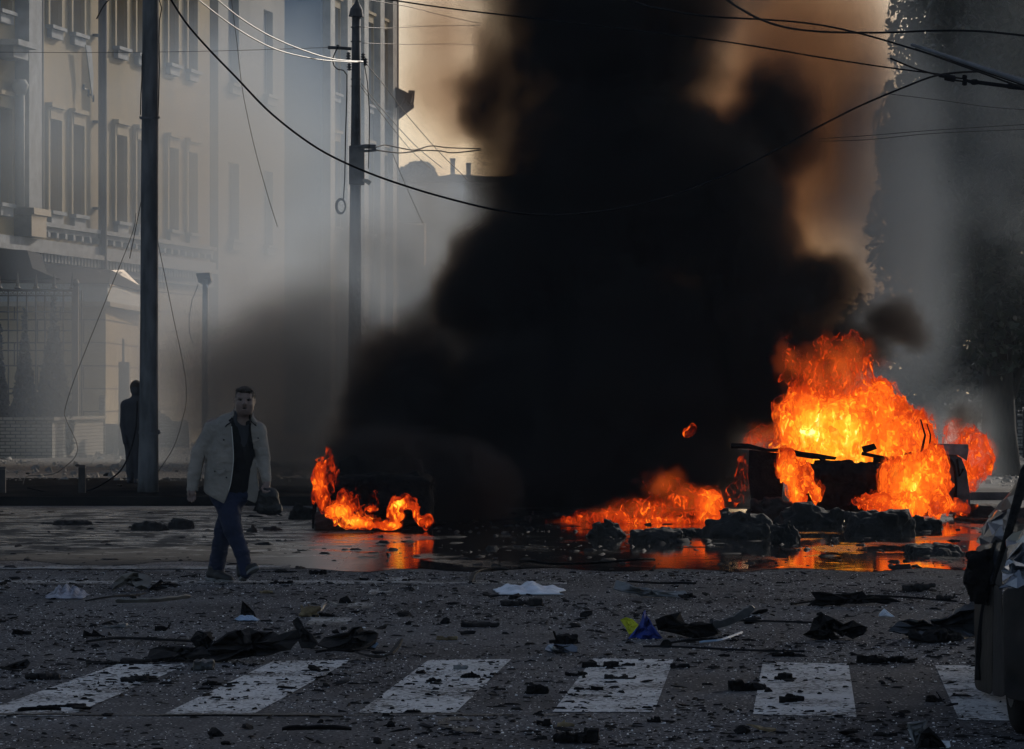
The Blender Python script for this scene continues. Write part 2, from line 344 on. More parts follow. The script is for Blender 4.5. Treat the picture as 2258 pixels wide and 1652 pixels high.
def band(name, y0, y1, x0, x1, mt, z, n=24, seed=1):
    r = random.Random(seed); top = [G(x0+(x1-x0)*i/n, y0+r.uniform(-1, 1)*1.0)[:2] for i in range(n+1)]; bot = [G(x0+(x1-x0)*i/n, y1+r.uniform(-1, 1)*1.0)[:2] for i in range(n+1)]
    return sheet(name, (top[::-1]+bot), mt, z)
band('road_marking', 1249, 1256, -300, 640, M['paintworn'], .0085, seed=2)  # pale band stands in for the glitter of a wet track
band('road_marking', 1281, 1288, -300, 1250, M['paintworn'], .004, seed=3)  # second wet track, its glitter drawn in as pale colour
band('road_marking', 1576.8, 1579.2, -40, 1230, M['paintfaint'], .008, seed=4)
sm_ = [(966,1588),(985,1583),(1010,1582),(1035,1588),(1012,1590),(992,1590),(985,1595),(1010,1602),(1045,1607),(1055,1614),(1030,1617),(990,1610),(965,1600)]
sheet('road_marking', [G(x, y)[:2] for x, y in sm_][::-1], M['paintfaint'], .0045)
# water film with an uneven shore
r = random.Random(5); near = []; far = []
for i in range(61):
    x = -700+i*(3500)/60
    yy = (1243+6*math.sin(i*.9)) if x < 640 else 1258+4*math.sin(i*1.3)
    near.append(G(x, yy+r.uniform(-2, 2))[:2]); far.append(G(x, 1122+r.uniform(-2, 2))[:2])
sheet('water', near[::1]+far[::-1], M['water'], .005)
# verge and pavements
def slab(name, poly, z1, mt):
    mb = MB(); mb.prism([(p[0], p[1], -.2) for p in poly], (0, 0, z1+.2)); o = obj(name, mb, mt); o['kind'] = 'structure'; return o
M['pave'] = mat('pavement_grit', (.14, .13, .125), .95, spec=.1, col2=(.07, .068, .065), nscale=3, bump=.6, bscale=18, det=8)
slab('verge', [(-60, 57), (-2.9, 57), (-2.2, 70), (-60, 70)], .12, M['soil'])
slab('pavement', [(-60, 70.15), (-2.2, 70.15), (6, 230), (-60, 230)], .12, M['pave'])
slab('kerb', [(-60, 56.75), (-2.75, 56.75), (-2.7, 57), (-60, 57)], .135, M['soil'])
slab('pavement', [(5.9, 60), (60, 58), (60, 230), (17, 230)], .12, M['pave'])
# ---------------------------------------------------------------- buildings on the near side of the street
UX, UY = .178, .984
def mkW(A):
    def W(s, o, h): return Vector((A[0]+s*UX+o*UY, A[1]+s*UY-o*UX, h))
    return W
WA = mkW((-13.1, 105.0))
def fbox(mb, W, s0, s1, o0, o1, h0, h1):
    v = [W(s, o, h) for s in (s0, s1) for o in (o0, o1) for h in (h0, h1)]
    return mb.add(v, [(0,1,3,2),(4,6,7,5),(0,4,5,1),(2,3,7,6),(0,2,6,4),(1,5,7,3)])
def wall_holes(W, s0, s1, h0, h1, holes, th=.45):
    ss = sorted({s0, s1, *[a for r in holes for a in r[:2] if s0 < a < s1]}); mb = MB()
    for a, b in zip(ss, ss[1:]):
        c = (a+b)/2; hh = sorted([(max(h0, r[2]), min(h1, r[3])) for r in holes if r[0] < c < r[1]]); z = h0
        for (p, q) in hh:
            if p > z: fbox(mb, W, a, b, -th, 0, z, p)
            z = max(z, q)
        if z < h1: fbox(mb, W, a, b, -th, 0, z, h1)
    return mb
def window(W, sc_, wd, h0, h1, parent, deep=.22, lint=True, bars=True, dress=True):
    fr = MB(); t = .07
    fbox(fr, W, sc_-wd/2, sc_-wd/2+t, -deep-.06, -deep, h0, h1); fbox(fr, W, sc_+wd/2-t, sc_+wd/2, -deep-.06, -deep, h0, h1)
    fbox(fr, W, sc_-wd/2+t, sc_+wd/2-t, -deep-.06, -deep, h0, h0+t); fbox(fr, W, sc_-wd/2+t, sc_+wd/2-t, -deep-.06, -deep, h1-t, h1)
    if bars:
        fbox(fr, W, sc_-.03, sc_+.03, -deep-.055, -deep-.005, h0+t, h1-t); fbox(fr, W, sc_-wd/2+t, sc_+wd/2-t, -deep-.05, -deep-.01, h0+(h1-h0)*.68, h0+(h1-h0)*.68+.06)
    f = obj('window', fr, M['trim'], parent)
    pm = MB(); fbox(pm, W, sc_-wd/2+t, sc_+wd/2-t, -deep-.045, -deep-.03, h0+t, h1-t); obj('pane', pm, M['pane'], f)
    if lint:
        sm = MB(); fbox(sm, W, sc_-wd/2-.12, sc_+wd/2+.12, .003, .22, h0-.10, h0); fbox(sm, W, sc_-wd/2, sc_+wd/2, .003, .14, h0-.34, h0-.103); obj('sill', sm, M['trim'], f)
        if dress:
            lm = MB(); fbox(lm, W, sc_-wd/2-.14, sc_+wd/2+.14, .003, .2, h1+.32, h1+.44); fbox(lm, W, sc_-wd/2-.02, sc_+wd/2+.02, .003, .12, h1+.003, h1+.317)
            fbox(lm, W, sc_-wd/2-.16, sc_-wd/2-.003, .003, .10, h0+.003, h1+.317); fbox(lm, W, sc_+wd/2+.003, sc_+wd/2+.16, .003, .10, h0+.003, h1+.317); obj('casing', lm, M['casing'], f)
    return f
M['casing'] = mat('ochre_casing', (.40, .315, .18), .9, col2=(.34, .27, .165), nscale=2)
b1 = thing('yellow_building', 'yellow stucco street front with tall windows, grey casings and drainpipes, fading into smoke', 'building', WA(0, 0, 0))
cols = [-1.25-1.6, 1.7, 3.9, 8.3, 10.5, 14.1, 16.4]
wr = []
for s in cols:
    wr += [(s-.55, s+.55, 6.75, 9.3), (s-.55, s+.55, 11.9, 14.8)]
wr2 = [(21.2, 22.6, 6.75, 9.3), (26, 27.3, 6.75, 9.3), (21.2, 22.6, 11.9, 14.8), (26, 27.3, 11.9, 14.8)]
obj('wall', wall_holes(WA, -20, 18.8, 5.9, 18.5, wr), M['stucco'], b1)
obj('wall', wall_holes(WA, 19.9, 29, .12, 18.5, wr2), M['stucco2'], b1)
mb = MB(); fbox(mb, WA, 18.8, 19.9, -.9, -.45, .12, 18.5); fbox(mb, WA, -20, 29, -.5, -.46, 0.12, 18.4); obj('recess', mb, M['stucco2'], b1)
mb = MB(); fbox(mb, WA, -20, 18.8, -.45, -.02, .12, 5.1); obj('plinth', mb, M['stone'], b1)
mb = MB(); fbox(mb, WA, -20, 18.8, -.45, .12, 5.1, 5.52); fbox(mb, WA, -20, 18.8, -.45, .34, 5.52, 5.66); fbox(mb, WA, -20, 18.8, -.45, .2, 5.66, 5.9)
for i in range(95):
    s = -12+i*.32; fbox(mb, WA, s, s+.16, .12, .24, 5.3, 5.515)
obj('cornice', mb, M['trim'], b1)
mb = MB(); fbox(mb, WA, -.5, 18.8, .003, .24, 6.28, 6.4); fbox(mb, WA, -.5, 18.8, .003, .12, 6.15, 6.277)
for i in range(24): fbox(mb, WA, -.1+i*.8, .1+i*.8, .003, .18, 6.0, 6.147)
obj('sill_course', mb, M['trim'], b1)
for s in cols:
    window(WA, s, 1.1, 6.75, 9.3, b1); window(WA, s, 1.1, 11.9, 14.8, b1)
for s in (21.9, 26.65):
    window(WA, s, 1.3, 6.75, 9.3, b1, dress=False); window(WA, s, 1.3, 11.9, 14.8, b1, dress=False)
mb = MB(); fbox(mb, WA, -1.75, -.6, .003, .4, 6.7, 18.5); obj('pilaster', mb, M['trim'], b1)
mb = MB(); fbox(mb, WA, -1.85, -.5, .003, .5, 5.92, 6.5); fbox(mb, WA, -1.95, -.4, .003, .6, 6.5, 6.68); obj('pedestal', mb, M['dullmetal'], b1)
mb = MB(); fbox(mb, WA, -3.6, -2.3, .003, .55, 10.6, 10.9); fbox(mb, WA, -3.8, -2.1, .003, .75, 10.9, 11.05); obj('ledge', mb, M['trim'], b1)
mb = MB(); p = [WA(-2.25, .3, h) for h in (6.7, 9.7)]; mb.tube(p, .13, 12); mb.tube([WA(-2.25, .3, 9.7), WA(-2.25, .3, 9.95), WA(-2.25, .3, 10.1)], [.15, .24, .16], 12); obj('column', mb, M['trimlight'], b1, True)
for s, rr in ((-.3, .11), (5.75, .13)):
    mb = MB(); mb.tube([WA(s, .25, 18), WA(s, .25, 5.95 if s < 0 else 3.6)], rr, 10)
    for h in (7, 9.5, 12, 14.5): fbox(mb, WA, s-.2, s+.2, .003, .16, h, h+.06)
    obj('drainpipe', mb, M['pipe'], b1)
mb = MB(); fbox(mb, WA, -20.3, 29.3, -13, .5, 18.5, 18.9); fbox(mb, WA, -20, 29, -12.8, -12.3, .1, 18.5); fbox(mb, WA, 28.6, 29, -12.3, -.5, .1, 18.5); obj('roof', mb, M['roofdark'], b1)
# cracks / brackets torn on the wall
mb = MB()
for (x, y) in ((205, 318), (215, 322)):
    q = WA(4.6+(x-205)*.05, .03, 10.4-(y-318)*.03); mb.tube([q+Vector((0, 0, .12)), q, q+Vector((.1, .3, -.02)), q+Vector((.1, .3, -.2))], .03, 5)
obj('torn_bracket', mb, M['iron'], b1)
# hanging torn cloth from the second sill
mb = MB(); q = WA(4.0, .24, 11.6); mb.add([q, q+Vector((.1, .5, 0)), q+Vector((.14, .75, -.8)), q+Vector((.13, .6, -1.5)), q+Vector((.06, .35, -.7))], [(0,1,2,3,4)])
o = obj('torn_awning', mb, M['trim']); o.modifiers.new('s', 'SOLIDIFY').thickness = .03; tag(o, 'torn pale strip hanging below an upper window sill of the yellow front', 'awning')

# ---- pale blue end wall and pilastered front further down the street
WC = mkW((-7.41, 150.0))
b3 = thing('pilastered_building', 'tall pale building with blue end wall and light pilasters behind the steel pole', 'building', WC(0, 0, 0))
holes = []
for s in (2.0, 5.1, 8.2, 11.0):
    for h in (1.8, 8.3, 13.6): holes.append((s-.6, s+.6, h, h+3.4))
obj('wall', wall_holes(WC, .0, 12.6, .12, 24, holes), M['stucco2'], b3)
mb = MB(); fbox(mb, WC, -.003, -.4, -8, 0, .12, 24); obj('end_wall', mb, M['bluewall'], b3)
mb = MB(); fbox(mb, WC, 12.2, 12.6, -8, -.45, .12, 24); fbox(mb, WC, 0, 12.6, -8.4, -8, .12, 24); fbox(mb, WC, 0, 12.2, -.55, -.5, .12, 24); obj('rear_wall', mb, M['stucco2'], b3)
for s in (.45, 3.5, 6.6, 9.7, 12.2):
    mb = MB(); fbox(mb, WC, s-.42, s+.38, .003, .3, .9, 24); fbox(mb, WC, s-.5, s+.46, .003, .38, .12, .9); obj('pilaster', mb, M['trimlight'], b3)
for s in (2.0, 5.1, 8.2, 11.0):
    for h in (1.8, 8.3, 13.6): window(WC, s, 1.2, h, h+3.4, b3, dress=(h > 2))
mb = MB(); mb.tube([WC(12.75, .2, 24), WC(12.75, .2, .3)], .14, 8); obj('drainpipe', mb, M['pipe'], b3)
mb = MB(); mb.tube([P(862, 262, 163), P(905, 228, 163.5)], .25, 6); mb.tube([P(905, 228, 163.5), P(908, 200, 163.5)], .16, 6); obj('bracket', mb, M['pipe'], b3)
mb = MB(); mb.prism([P(855, 186, 162), P(880, 195, 162), P(902, 206, 162), P(910, 206, 162), P(905, 228, 162), P(896, 222, 162), P(893, 212, 162), P(882, 232, 162), P(855, 250, 162)], (0, 3, 0)); obj('eave', mb, M['roofdark'], b3)
mb = MB(); fbox(mb, WC, -.4, 12.8, -8.4, .4, 24, 24.4); obj('roof', mb, M['roofdark'], b3)

# ---- far end of the street
def poly_thing(name, pts, Z, depth, mt, label, cat, group=None):
    mb = MB(); mb.prism([P(x, y, Z) for x, y in pts], (0, depth, 0)); o = obj(name, mb, mt); return tag(o, label, cat, group)
fh = thing('distant_house', 'low hazy house at the street end with a long flat roof and two chimneys', 'house', (-8, 300, 0))
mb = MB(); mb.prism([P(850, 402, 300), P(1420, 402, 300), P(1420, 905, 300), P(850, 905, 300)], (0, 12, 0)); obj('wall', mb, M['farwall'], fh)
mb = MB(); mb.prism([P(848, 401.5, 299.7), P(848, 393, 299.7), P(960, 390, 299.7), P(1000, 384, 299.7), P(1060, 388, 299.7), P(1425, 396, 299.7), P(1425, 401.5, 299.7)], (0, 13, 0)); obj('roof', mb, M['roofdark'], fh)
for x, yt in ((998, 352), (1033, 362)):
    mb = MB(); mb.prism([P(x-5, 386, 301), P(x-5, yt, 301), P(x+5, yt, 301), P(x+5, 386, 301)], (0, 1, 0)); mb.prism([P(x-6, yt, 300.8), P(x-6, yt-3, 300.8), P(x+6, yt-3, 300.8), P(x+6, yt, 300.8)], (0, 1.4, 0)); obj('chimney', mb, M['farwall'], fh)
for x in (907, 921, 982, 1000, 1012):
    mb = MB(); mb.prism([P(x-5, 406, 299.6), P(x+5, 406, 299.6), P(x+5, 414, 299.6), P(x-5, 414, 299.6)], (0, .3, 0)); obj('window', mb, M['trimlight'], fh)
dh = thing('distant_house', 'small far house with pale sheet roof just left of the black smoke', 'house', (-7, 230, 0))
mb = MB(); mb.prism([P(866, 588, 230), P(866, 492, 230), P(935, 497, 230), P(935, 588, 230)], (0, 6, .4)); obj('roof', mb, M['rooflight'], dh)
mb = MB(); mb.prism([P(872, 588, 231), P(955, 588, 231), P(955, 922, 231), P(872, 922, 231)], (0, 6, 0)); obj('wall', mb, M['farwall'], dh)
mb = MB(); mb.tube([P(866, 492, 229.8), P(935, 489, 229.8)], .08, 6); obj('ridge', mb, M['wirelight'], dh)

# ---------------------------------------------------------------- trees
def leaves(n, blobs, size, seed, flat=.0):
    rs = np.random.RandomState(seed); V = []; c = rs.choice(len(blobs), n, p=np.array([b[3]*b[4]*b[5] for b in blobs])/sum(b[3]*b[4]*b[5] for b in blobs))
    B = np.array(blobs)[c]; d = rs.normal(size=(n, 3)); d /= np.linalg.norm(d, axis=1)[:, None]; rad = rs.uniform(.25, 1.0, n)**.45
    # clumps
    cl = rs.uniform(-1, 1, (60, 3)); cl /= np.linalg.norm(cl, axis=1)[:, None]; dot = (d@cl.T).max(1); rad *= .72+.34*(dot > .95)+.12*(dot > .90)
    C = B[:, :3]+d*rad[:, None]*B[:, 3:6]
    a = rs.normal(size=(n, 3)); a /= np.linalg.norm(a, axis=1)[:, None]; b = np.cross(a, rs.normal(size=(n, 3))); b /= np.linalg.norm(b, axis=1)[:, None]
    s = size*rs.uniform(.5, 1.3, n)[:, None]
    V = np.stack([C-a*s, C-b*s*.55, C+a*s, C+b*s*.55], 1).reshape(-1, 3)
    me = bpy.data.meshes.new('crown'); me.vertices.add(len(V)); me.vertices.foreach_set('co', V.astype(np.float32).ravel())
    me.loops.add(n*4); me.loops.foreach_set('vertex_index', np.arange(n*4, dtype=np.int32)); me.polygons.add(n); me.polygons.foreach_set('loop_start', np.arange(0, n*4, 4, dtype=np.int32)); me.update(calc_edges=True)
    return me
def blob(x, y, rx, ry, Z, rz): k = Z/F; p = P(x, y, Z); return (*p, rx*k, rz, ry*k)
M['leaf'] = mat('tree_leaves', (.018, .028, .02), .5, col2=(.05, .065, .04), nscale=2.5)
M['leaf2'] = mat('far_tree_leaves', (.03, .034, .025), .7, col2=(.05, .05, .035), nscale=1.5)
def tree(label, blobs, trunk, r0, nleaf, size, seed, lm, bark=True):
    base = trunk[0]; t = thing('tree', label, 'tree', (base[0], base[1], 0))
    mb = MB(); n = len(trunk); mb.tube(trunk, [r0*(1.15 if i == 0 else 1-.6*i/(n-1)) for i in range(n)], 14)
    rs = random.Random(seed)
    for b in blobs:
        k = rs.randint(1, n-1); p = Vector(trunk[k]); q = Vector(b[:3]); mid = (p+q)/2+Vector((rs.uniform(-.4, .4), 0, -.3)); mb.tube([p, mid, q], [r0*.3, r0*.2, r0*.06], 7)
    obj('trunk', mb, M['bark'], t, True); obj('crown', leaves(nleaf, blobs, size, seed), lm, t)
    return t
Zt = 72
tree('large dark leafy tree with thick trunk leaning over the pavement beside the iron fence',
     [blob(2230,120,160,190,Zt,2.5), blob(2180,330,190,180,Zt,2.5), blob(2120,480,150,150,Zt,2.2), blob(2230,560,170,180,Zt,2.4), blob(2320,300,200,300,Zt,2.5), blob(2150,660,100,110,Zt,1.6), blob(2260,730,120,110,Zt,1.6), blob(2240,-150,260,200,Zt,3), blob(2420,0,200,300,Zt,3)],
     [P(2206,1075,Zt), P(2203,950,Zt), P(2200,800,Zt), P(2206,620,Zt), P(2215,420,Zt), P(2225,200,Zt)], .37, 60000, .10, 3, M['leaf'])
tree('hazy far tree filling the gap right of the smoke column',
     [blob(2095,60,120,170,120,3), blob(2060,300,115,160,120,3), blob(2070,520,140,160,120,3), blob(2130,380,170,220,120,3), blob(2060,740,190,120,120,3), blob(2120,-160,190,160,120,3), blob(2200,100,170,230,120,3), blob(2190,780,170,110,120,3), blob(2320,700,170,200,120,3), blob(2060,880,200,60,120,3)],
     [P(2050,985,120), P(2052,800,120), P(2060,500,120), P(2070,200,120)], .45, 75000, .13, 8, M['leaf2'])
tree('rounded far tree crown above the low house at the street end',
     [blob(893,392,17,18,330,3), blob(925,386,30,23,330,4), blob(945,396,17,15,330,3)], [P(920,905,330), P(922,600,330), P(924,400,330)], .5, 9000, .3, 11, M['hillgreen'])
# ---------------------------------------------------------------- right fence
fn = thing('iron_fence', 'black iron fence of square posts and rails along the right pavement', 'fence', (12, 100, .12))
for i, x in enumerate(range(2150, 2420, 22)):
    mb = MB(); p0 = P(x, 1022, 92); p1 = P(x, 906, 92); mb.box((p0[0]-.05, 91.95, .12), (p0[0]+.05, 92.05, p1[2])); mb.tube([(p0[0], 92, p1[2]), (p0[0], 92, p1[2]+.12)], .05, 6, r2=.005); obj('post', mb, M['iron'], fn)
for y in (922, 990):
    mb = MB(); a = P(2140, y, 92.1); b = P(2420, y, 92.1); mb.box((a[0], 92.06, a[2]-.03), (b[0], 92.1, a[2]+.03)); obj('rail', mb, M['iron'], fn)
mb = MB(); a = P(2170, 914, 96); b = P(2500, 935, 96); mb.box((a[0], 96, .12), (b[0], 96.4, b[2]-.3)); mb.box((a[0]-.03, 95.95, b[2]-.297), (b[0], 96.45, a[2])); o = obj('garden_wall', mb, M['brick']); tag(o, 'low pale brick wall behind the iron fence posts', 'wall')

# ---------------------------------------------------------------- stone gatehouse, left
Zg = 100
gh = thing('gatehouse', 'stone clad gatehouse with white fascia and dark roof behind the iron fence', 'gatehouse', (P(150,1000,Zg)[0], Zg, .12))
def gp(x, y, dz=0): return P(x, y, Zg+dz)
xA = gp(-60, 0)[0]; xB = gp(233, 0)[0]; xC = P(306, 0, Zg+9)[0]
# plan: camera-facing front at Zg from xA to xB, then a side face turning away to (xC, Zg+9)
def plan_prism(mb, pts, z0, z1):
    return mb.prism([(a, b, z0) for a, b in pts], (0, 0, z1-z0))
pl = [(xA, Zg), (xB, Zg), (xC, Zg+9), (xA, Zg+9)]
zt = gp(0, 668)[2]
mb = MB(); plan_prism(mb, pl, .12, zt); obj('wall', mb, M['stone'], gh)
zf = gp(0, 626)[2]
mb = MB(); plan_prism(mb, [(xA, Zg-.5), (xB+.1, Zg-.5), (xC+.25, Zg+9.2), (xA, Zg+9.2)], zt+.02, zf); obj('fascia', mb, M['fascia'], gh)
mb = MB(); plan_prism(mb, [(xA, Zg-.75), (xB+.2, Zg-.75), (xC+.4, Zg+9.4), (xA, Zg+9.4)], zt-.1, zt+.017); obj('soffit_trim', mb, M['trimlight'], gh)
mb = MB(); r0 = [(xA, Zg-.6, zf+.003), (xB+.15, Zg-.6, zf+.003), (xC+.4, Zg+9.3, zf+.003), (xA, Zg+9.3, zf+.003)]
ap = [(xA, Zg+3, zf+.75), (gp(213, 0)[0], Zg+3.5, zf+.48)]
mb.add(r0+ap, [(0,1,5,4), (1,2,5), (2,3,4,5), (3,0,4), (3,2,1,0)]); obj('roof', mb, M['roofdark'], gh)
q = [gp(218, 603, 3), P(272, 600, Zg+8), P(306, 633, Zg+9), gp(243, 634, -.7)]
mb = MB(); mb.prism([Vector(a)+Vector((0, 0, .03)) for a in q], (0, 0, .04)); o = obj('roof_sheet', mb, M['rooflight'], gh)  # pale layer over the dark roof paints this face as sunlit
# dark canopy over the left end
mb = MB(); mb.prism([gp(-70, 544, -1), gp(60, 552, -1), gp(72, 592, -1), gp(120, 612, -1), gp(-70, 618, -1)], (0, 3, 0)); obj('canopy', mb, M['roofdark'], gh)
# stone joints on the side face are in the cladding; a broken post and its footing stand in front
bp = MB(); a = P(263, 798, 96); b = P(286, 1005, 96); bp.box((a[0], 95.8, .12), (b[0], 96.1, a[2])); bp.box((P(270, 0, 96)[0], 95.9, a[2]), (P(275, 0, 96)[0], 96, P(0, 748, 96)[2])); o = obj('broken_post', bp, M['post']); tag(o, 'brown broken gate post with a spike on top beside the stone gatehouse', 'post')
bp = MB(); a = P(233, 934, 97); b = P(262, 1006, 97)
bp.prism([P(232, 1008, 97), P(232, 934, 97), P(262, 936, 97), P(262, 985, 97), P(258, 1008, 97), P(252, 1006, 97), (P(250, 975, 97)), P(246, 1008, 97)], (0, .5, 0)); o = obj('cracked_plinth', bp, M['trim']); tag(o, 'cracked pale plinth at the foot of the brown broken gate post', 'plinth')
# ornamental fence in front of the gatehouse
of = thing('ornamental_fence', 'wrought iron fence with spear finials and scrollwork before the gatehouse', 'fence', (P(80,900,97)[0], 97, .12))
Zf = 97
for i in range(-2, 9):
    x = 18.5+20.2*i; long_ = (i % 2 == 1)
    mb = MB(); p = P(x, 930, Zf); top = P(x, 640 if not long_ else 622, Zf)[2]; mb.tube([(p[0], Zf, .6), (p[0], Zf, top)], .022, 6); 
    if long_: mb.lathe([(.02, 0), (.09, .1), (.05, .14), (.03, .35), (.004, .5)], (p[0], Zf, top-.25), 8)
    obj('bar', mb, M['iron'], of)
for y, r_ in ((640, .03), (652, .02), (688, .018), (729, .02), (773, .02), (868, .03)):
    mb = MB(); a = P(-40, y, Zf); b = P(166, y, Zf); mb.tube([(a[0], Zf-.04, a[2]), (b[0], Zf-.04, b[2])], r_, 6); obj('rail', mb, M['iron'], of)
for i in range(-2, 8):
    x = 18.5+20.2*i+10
    for sg in (-1, 1):
        mb = MB(); c = P(x+sg*4.5, 646.5, Zf); pts = []
        for k in range(14):
            q_ = k/13*2.2*math.pi; rr = .07*(1-k/15); pts.append((c[0]+sg*rr*math.cos(q_), Zf-.02, c[2]+rr*math.sin(q_)*.9))
        mb.tube(pts, .011, 5); obj('scroll', mb, M['iron'], of)
mb = MB(); a = P(161, 0, Zf)[0]; b = P(173, 0, Zf)[0]; mb.box((a, Zf-.07, .12), (b, Zf+.07, P(0, 632, Zf)[2])); mb.lathe([(.05, 0), (.08, .05), (.09, .1), (.06, .17), (.01, .2)], ((a+b)/2, Zf, P(0, 632, Zf)[2]), 10); obj('post', mb, M['iron'], of)
# brick walls
mb = MB(); x0 = P(-80, 0, 92.5)[0]; x1 = P(115, 0, 92.5)[0]; x2 = P(228, 0, 99)[0]; zt_ = P(0, 928, 92.5)[2]
plan_prism(mb, [(x0, 92.5), (x1, 92.5), (x2, 99), (x2-.35, 99.1), (x1-.2, 92.85), (x0, 92.85)], .12, zt_)
plan_prism(mb, [(x0-.05, 92.42), (x1+.06, 92.42), (x2+.08, 99.0), (x2-.38, 99.2), (x1-.25, 92.95), (x0, 92.95)], zt_+.003, zt_+.09)
o = obj('brick_wall', mb, M['brick']); tag(o, 'low pale brick wall with a corner in front of the conical evergreens', 'wall')
mb = MB(); a = P(219, 872, 99.3); b = P(232, 872, 99.3); mb.box((a[0], 99.2, .12), (b[0], 99.5, a[2])); o = obj('brick_pillar', mb, M['brick']); tag(o, 'narrow brick pillar where the low wall meets the gatehouse', 'pillar')
def P105(x, y): return P(x, y, 105)
mb = MB(); mb.prism([P105(346,987), P105(346,905), P105(352,905), P105(354,912), P105(364,912), P105(366,918), P105(374,920), P105(378,928), P105(395,930), P105(398,925), P105(408,926), P105(416,932), P105(418,987)][::-1], (0, .4, 0))
o = obj('broken_wall', mb, M['brick']); tag(o, 'broken brick wall with stepped top behind the concrete pole', 'wall')
# thujas
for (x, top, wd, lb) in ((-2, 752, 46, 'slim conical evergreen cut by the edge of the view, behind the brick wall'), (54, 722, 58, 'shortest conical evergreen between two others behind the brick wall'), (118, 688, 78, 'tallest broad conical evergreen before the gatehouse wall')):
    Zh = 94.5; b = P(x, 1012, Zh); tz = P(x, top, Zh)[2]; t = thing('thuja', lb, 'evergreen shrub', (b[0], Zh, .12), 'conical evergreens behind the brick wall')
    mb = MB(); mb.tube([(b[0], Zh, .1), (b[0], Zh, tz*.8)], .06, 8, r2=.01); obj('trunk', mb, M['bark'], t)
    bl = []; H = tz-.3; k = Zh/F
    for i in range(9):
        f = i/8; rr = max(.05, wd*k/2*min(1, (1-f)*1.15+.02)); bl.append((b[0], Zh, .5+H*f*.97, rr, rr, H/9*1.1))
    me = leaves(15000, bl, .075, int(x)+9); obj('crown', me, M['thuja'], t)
# bollards
for x, t_, lb in ((5, 1035, 'dark square bollard at the edge of the view on the verge'), (181, 1031, 'dark square bollard standing alone on the verge left of the concrete pole')):
    Zb = 59.5; a = P(x-7.5, 0, Zb)[0]; b = P(x+7.5, 0, Zb)[0]; mb = MB(); z = P(0, t_, Zb)[2]; mb.box((a, Zb-.05, .1), (b, Zb+.05, z)); mb.prism([(a, Zb-.05, z), (b, Zb-.05, z), (b, Zb, z+.03), (a, Zb, z+.03)], (0, 0, .012))
    o = obj('bollard', mb, M['post']); bevel(o); tag(o, lb, 'bollard', 'bollards on the verge')
# ---------------------------------------------------------------- poles
Zp = 60
cp = thing('concrete_pole', 'thick dark concrete utility pole standing left of the walking man', 'utility pole', (P(329,0,Zp)[0], Zp, .12))
def px(x, y=0): return P(x, y, Zp)
mb = MB(); pts = [px(326,1112), px(327,1040), px(328,955), px(329,700), px(330,400), px(332,100), px(333,-150)]; pts = [(p[0], p[1], max(p[2], .05)) for p in pts]
mb.tube(pts, [.165, .163, .15, .142, .136, .13, .125], 20); obj('shaft', mb, M['pole'], cp, True)
mb = MB(); mb.tube([px(329,263), px(329,259)], .15, 20); mb.box((px(308,262)[0], Zp-.06, px(0,262)[2]), (px(312,262)[0], Zp-.02, px(0,257)[2])); mb.box((px(349,262)[0], Zp-.06, px(0,262)[2]), (px(353,262)[0], Zp-.02, px(0,257)[2])); obj('clamp_band', mb, M['steel'], cp)
mb = MB(); mb.tube([px(349,948), px(349.5,953), px(352,957)], .03, 6); mb.tube([px(327.5,952), px(327,958)], .157, 20); obj('sleeve_band', mb, M['steel'], cp)
for pts in ([(352,0),(358,20),(353,45),(352,90),(353,150),(352,195),(350,255)], [(315,120),(314,180),(312,210),(311,255)]):
    mb = MB(); mb.tube([(px(*q)[0], Zp-.1, px(*q)[2]) for q in pts], .009, 6); obj('conduit', mb, M['cable'], cp)
Zs = 75
def ps(x, y, dz=0): return P(x, y, Zs+dz)
st = thing('steel_pole', 'steel line pole with pointed cap, cable coil and box before the pilastered building', 'utility pole', (ps(786,0)[0], Zs, 0))
mb = MB(); mb.tube([(ps(781,0)[0], Zs, 0), ps(782,900), ps(783,600), ps(784,420), ps(785,240), ps(785.5,35)], [.14, .135, .125, .11, .095, .085], 14); obj('shaft', mb, M['steel'], st, True)
mb = MB(); mb.tube([ps(785.5,37), ps(786,20), ps(787,8), ps(787.5,-4)], [.15, .12, .05, .012], 12); obj('cap', mb, M['steel'], st)
mb = MB(); mb.box((ps(770,0)[0], Zs-.12, ps(0,408)[2]), (ps(804,0)[0], Zs+.12, ps(0,322)[2])); o = obj('control_box', mb, M['steel'], st); bevel(o, .02)
mb = MB(); mb.tube([ps(800,397,-.1), ps(810,400,-.1), ps(817,405,-.1)], [.03, .045, .05], 8); obj('bracket_lamp', mb, M['trimlight'], st)
for y in (60, 92, 175, 190): 
    mb = MB(); mb.tube([ps(785,y-1), ps(785,y+1)], .105, 14); obj('clamp_band', mb, M['steel'], st)
mb = MB(); mb.tube([ps(775,108), ps(750,106), ps(723,105)], .035, 6); mb.tube([ps(745,104), ps(745,99)], .03, 6); obj('cross_arm', mb, M['steel'], st)
mb = MB(); mb.tube([ps(790,325,-.1), ps(806,323,-.1), ps(829,324,-.1)], .05, 6); mb.tube([ps(790,333,-.1), ps(810,333,-.1), ps(830,331,-.1)], .03, 6); obj('cross_arm', mb, M['steel'], st)
for x, y in ((768,124), (801,126), (806,137), (770,148)):
    mb = MB(); mb.lathe([(.015, -.07), (.05, -.05), (.02, -.02), (.055, 0), (.02, .03), (.045, .05), (.01, .08)], ps(x, y, -.12), 8); obj('insulator', mb, M['steel'], st)
mb = MB()
for k in range(3):
    pts = [ps(751+(11-k)*math.cos(a)+k*.6, 455+(17-k*1.3)*math.sin(a), -.2-k*.02) for a in [i/20*2*math.pi for i in range(21)]]; mb.tube(pts, .014, 5)
obj('cable_coil', mb, M['cable'], st)
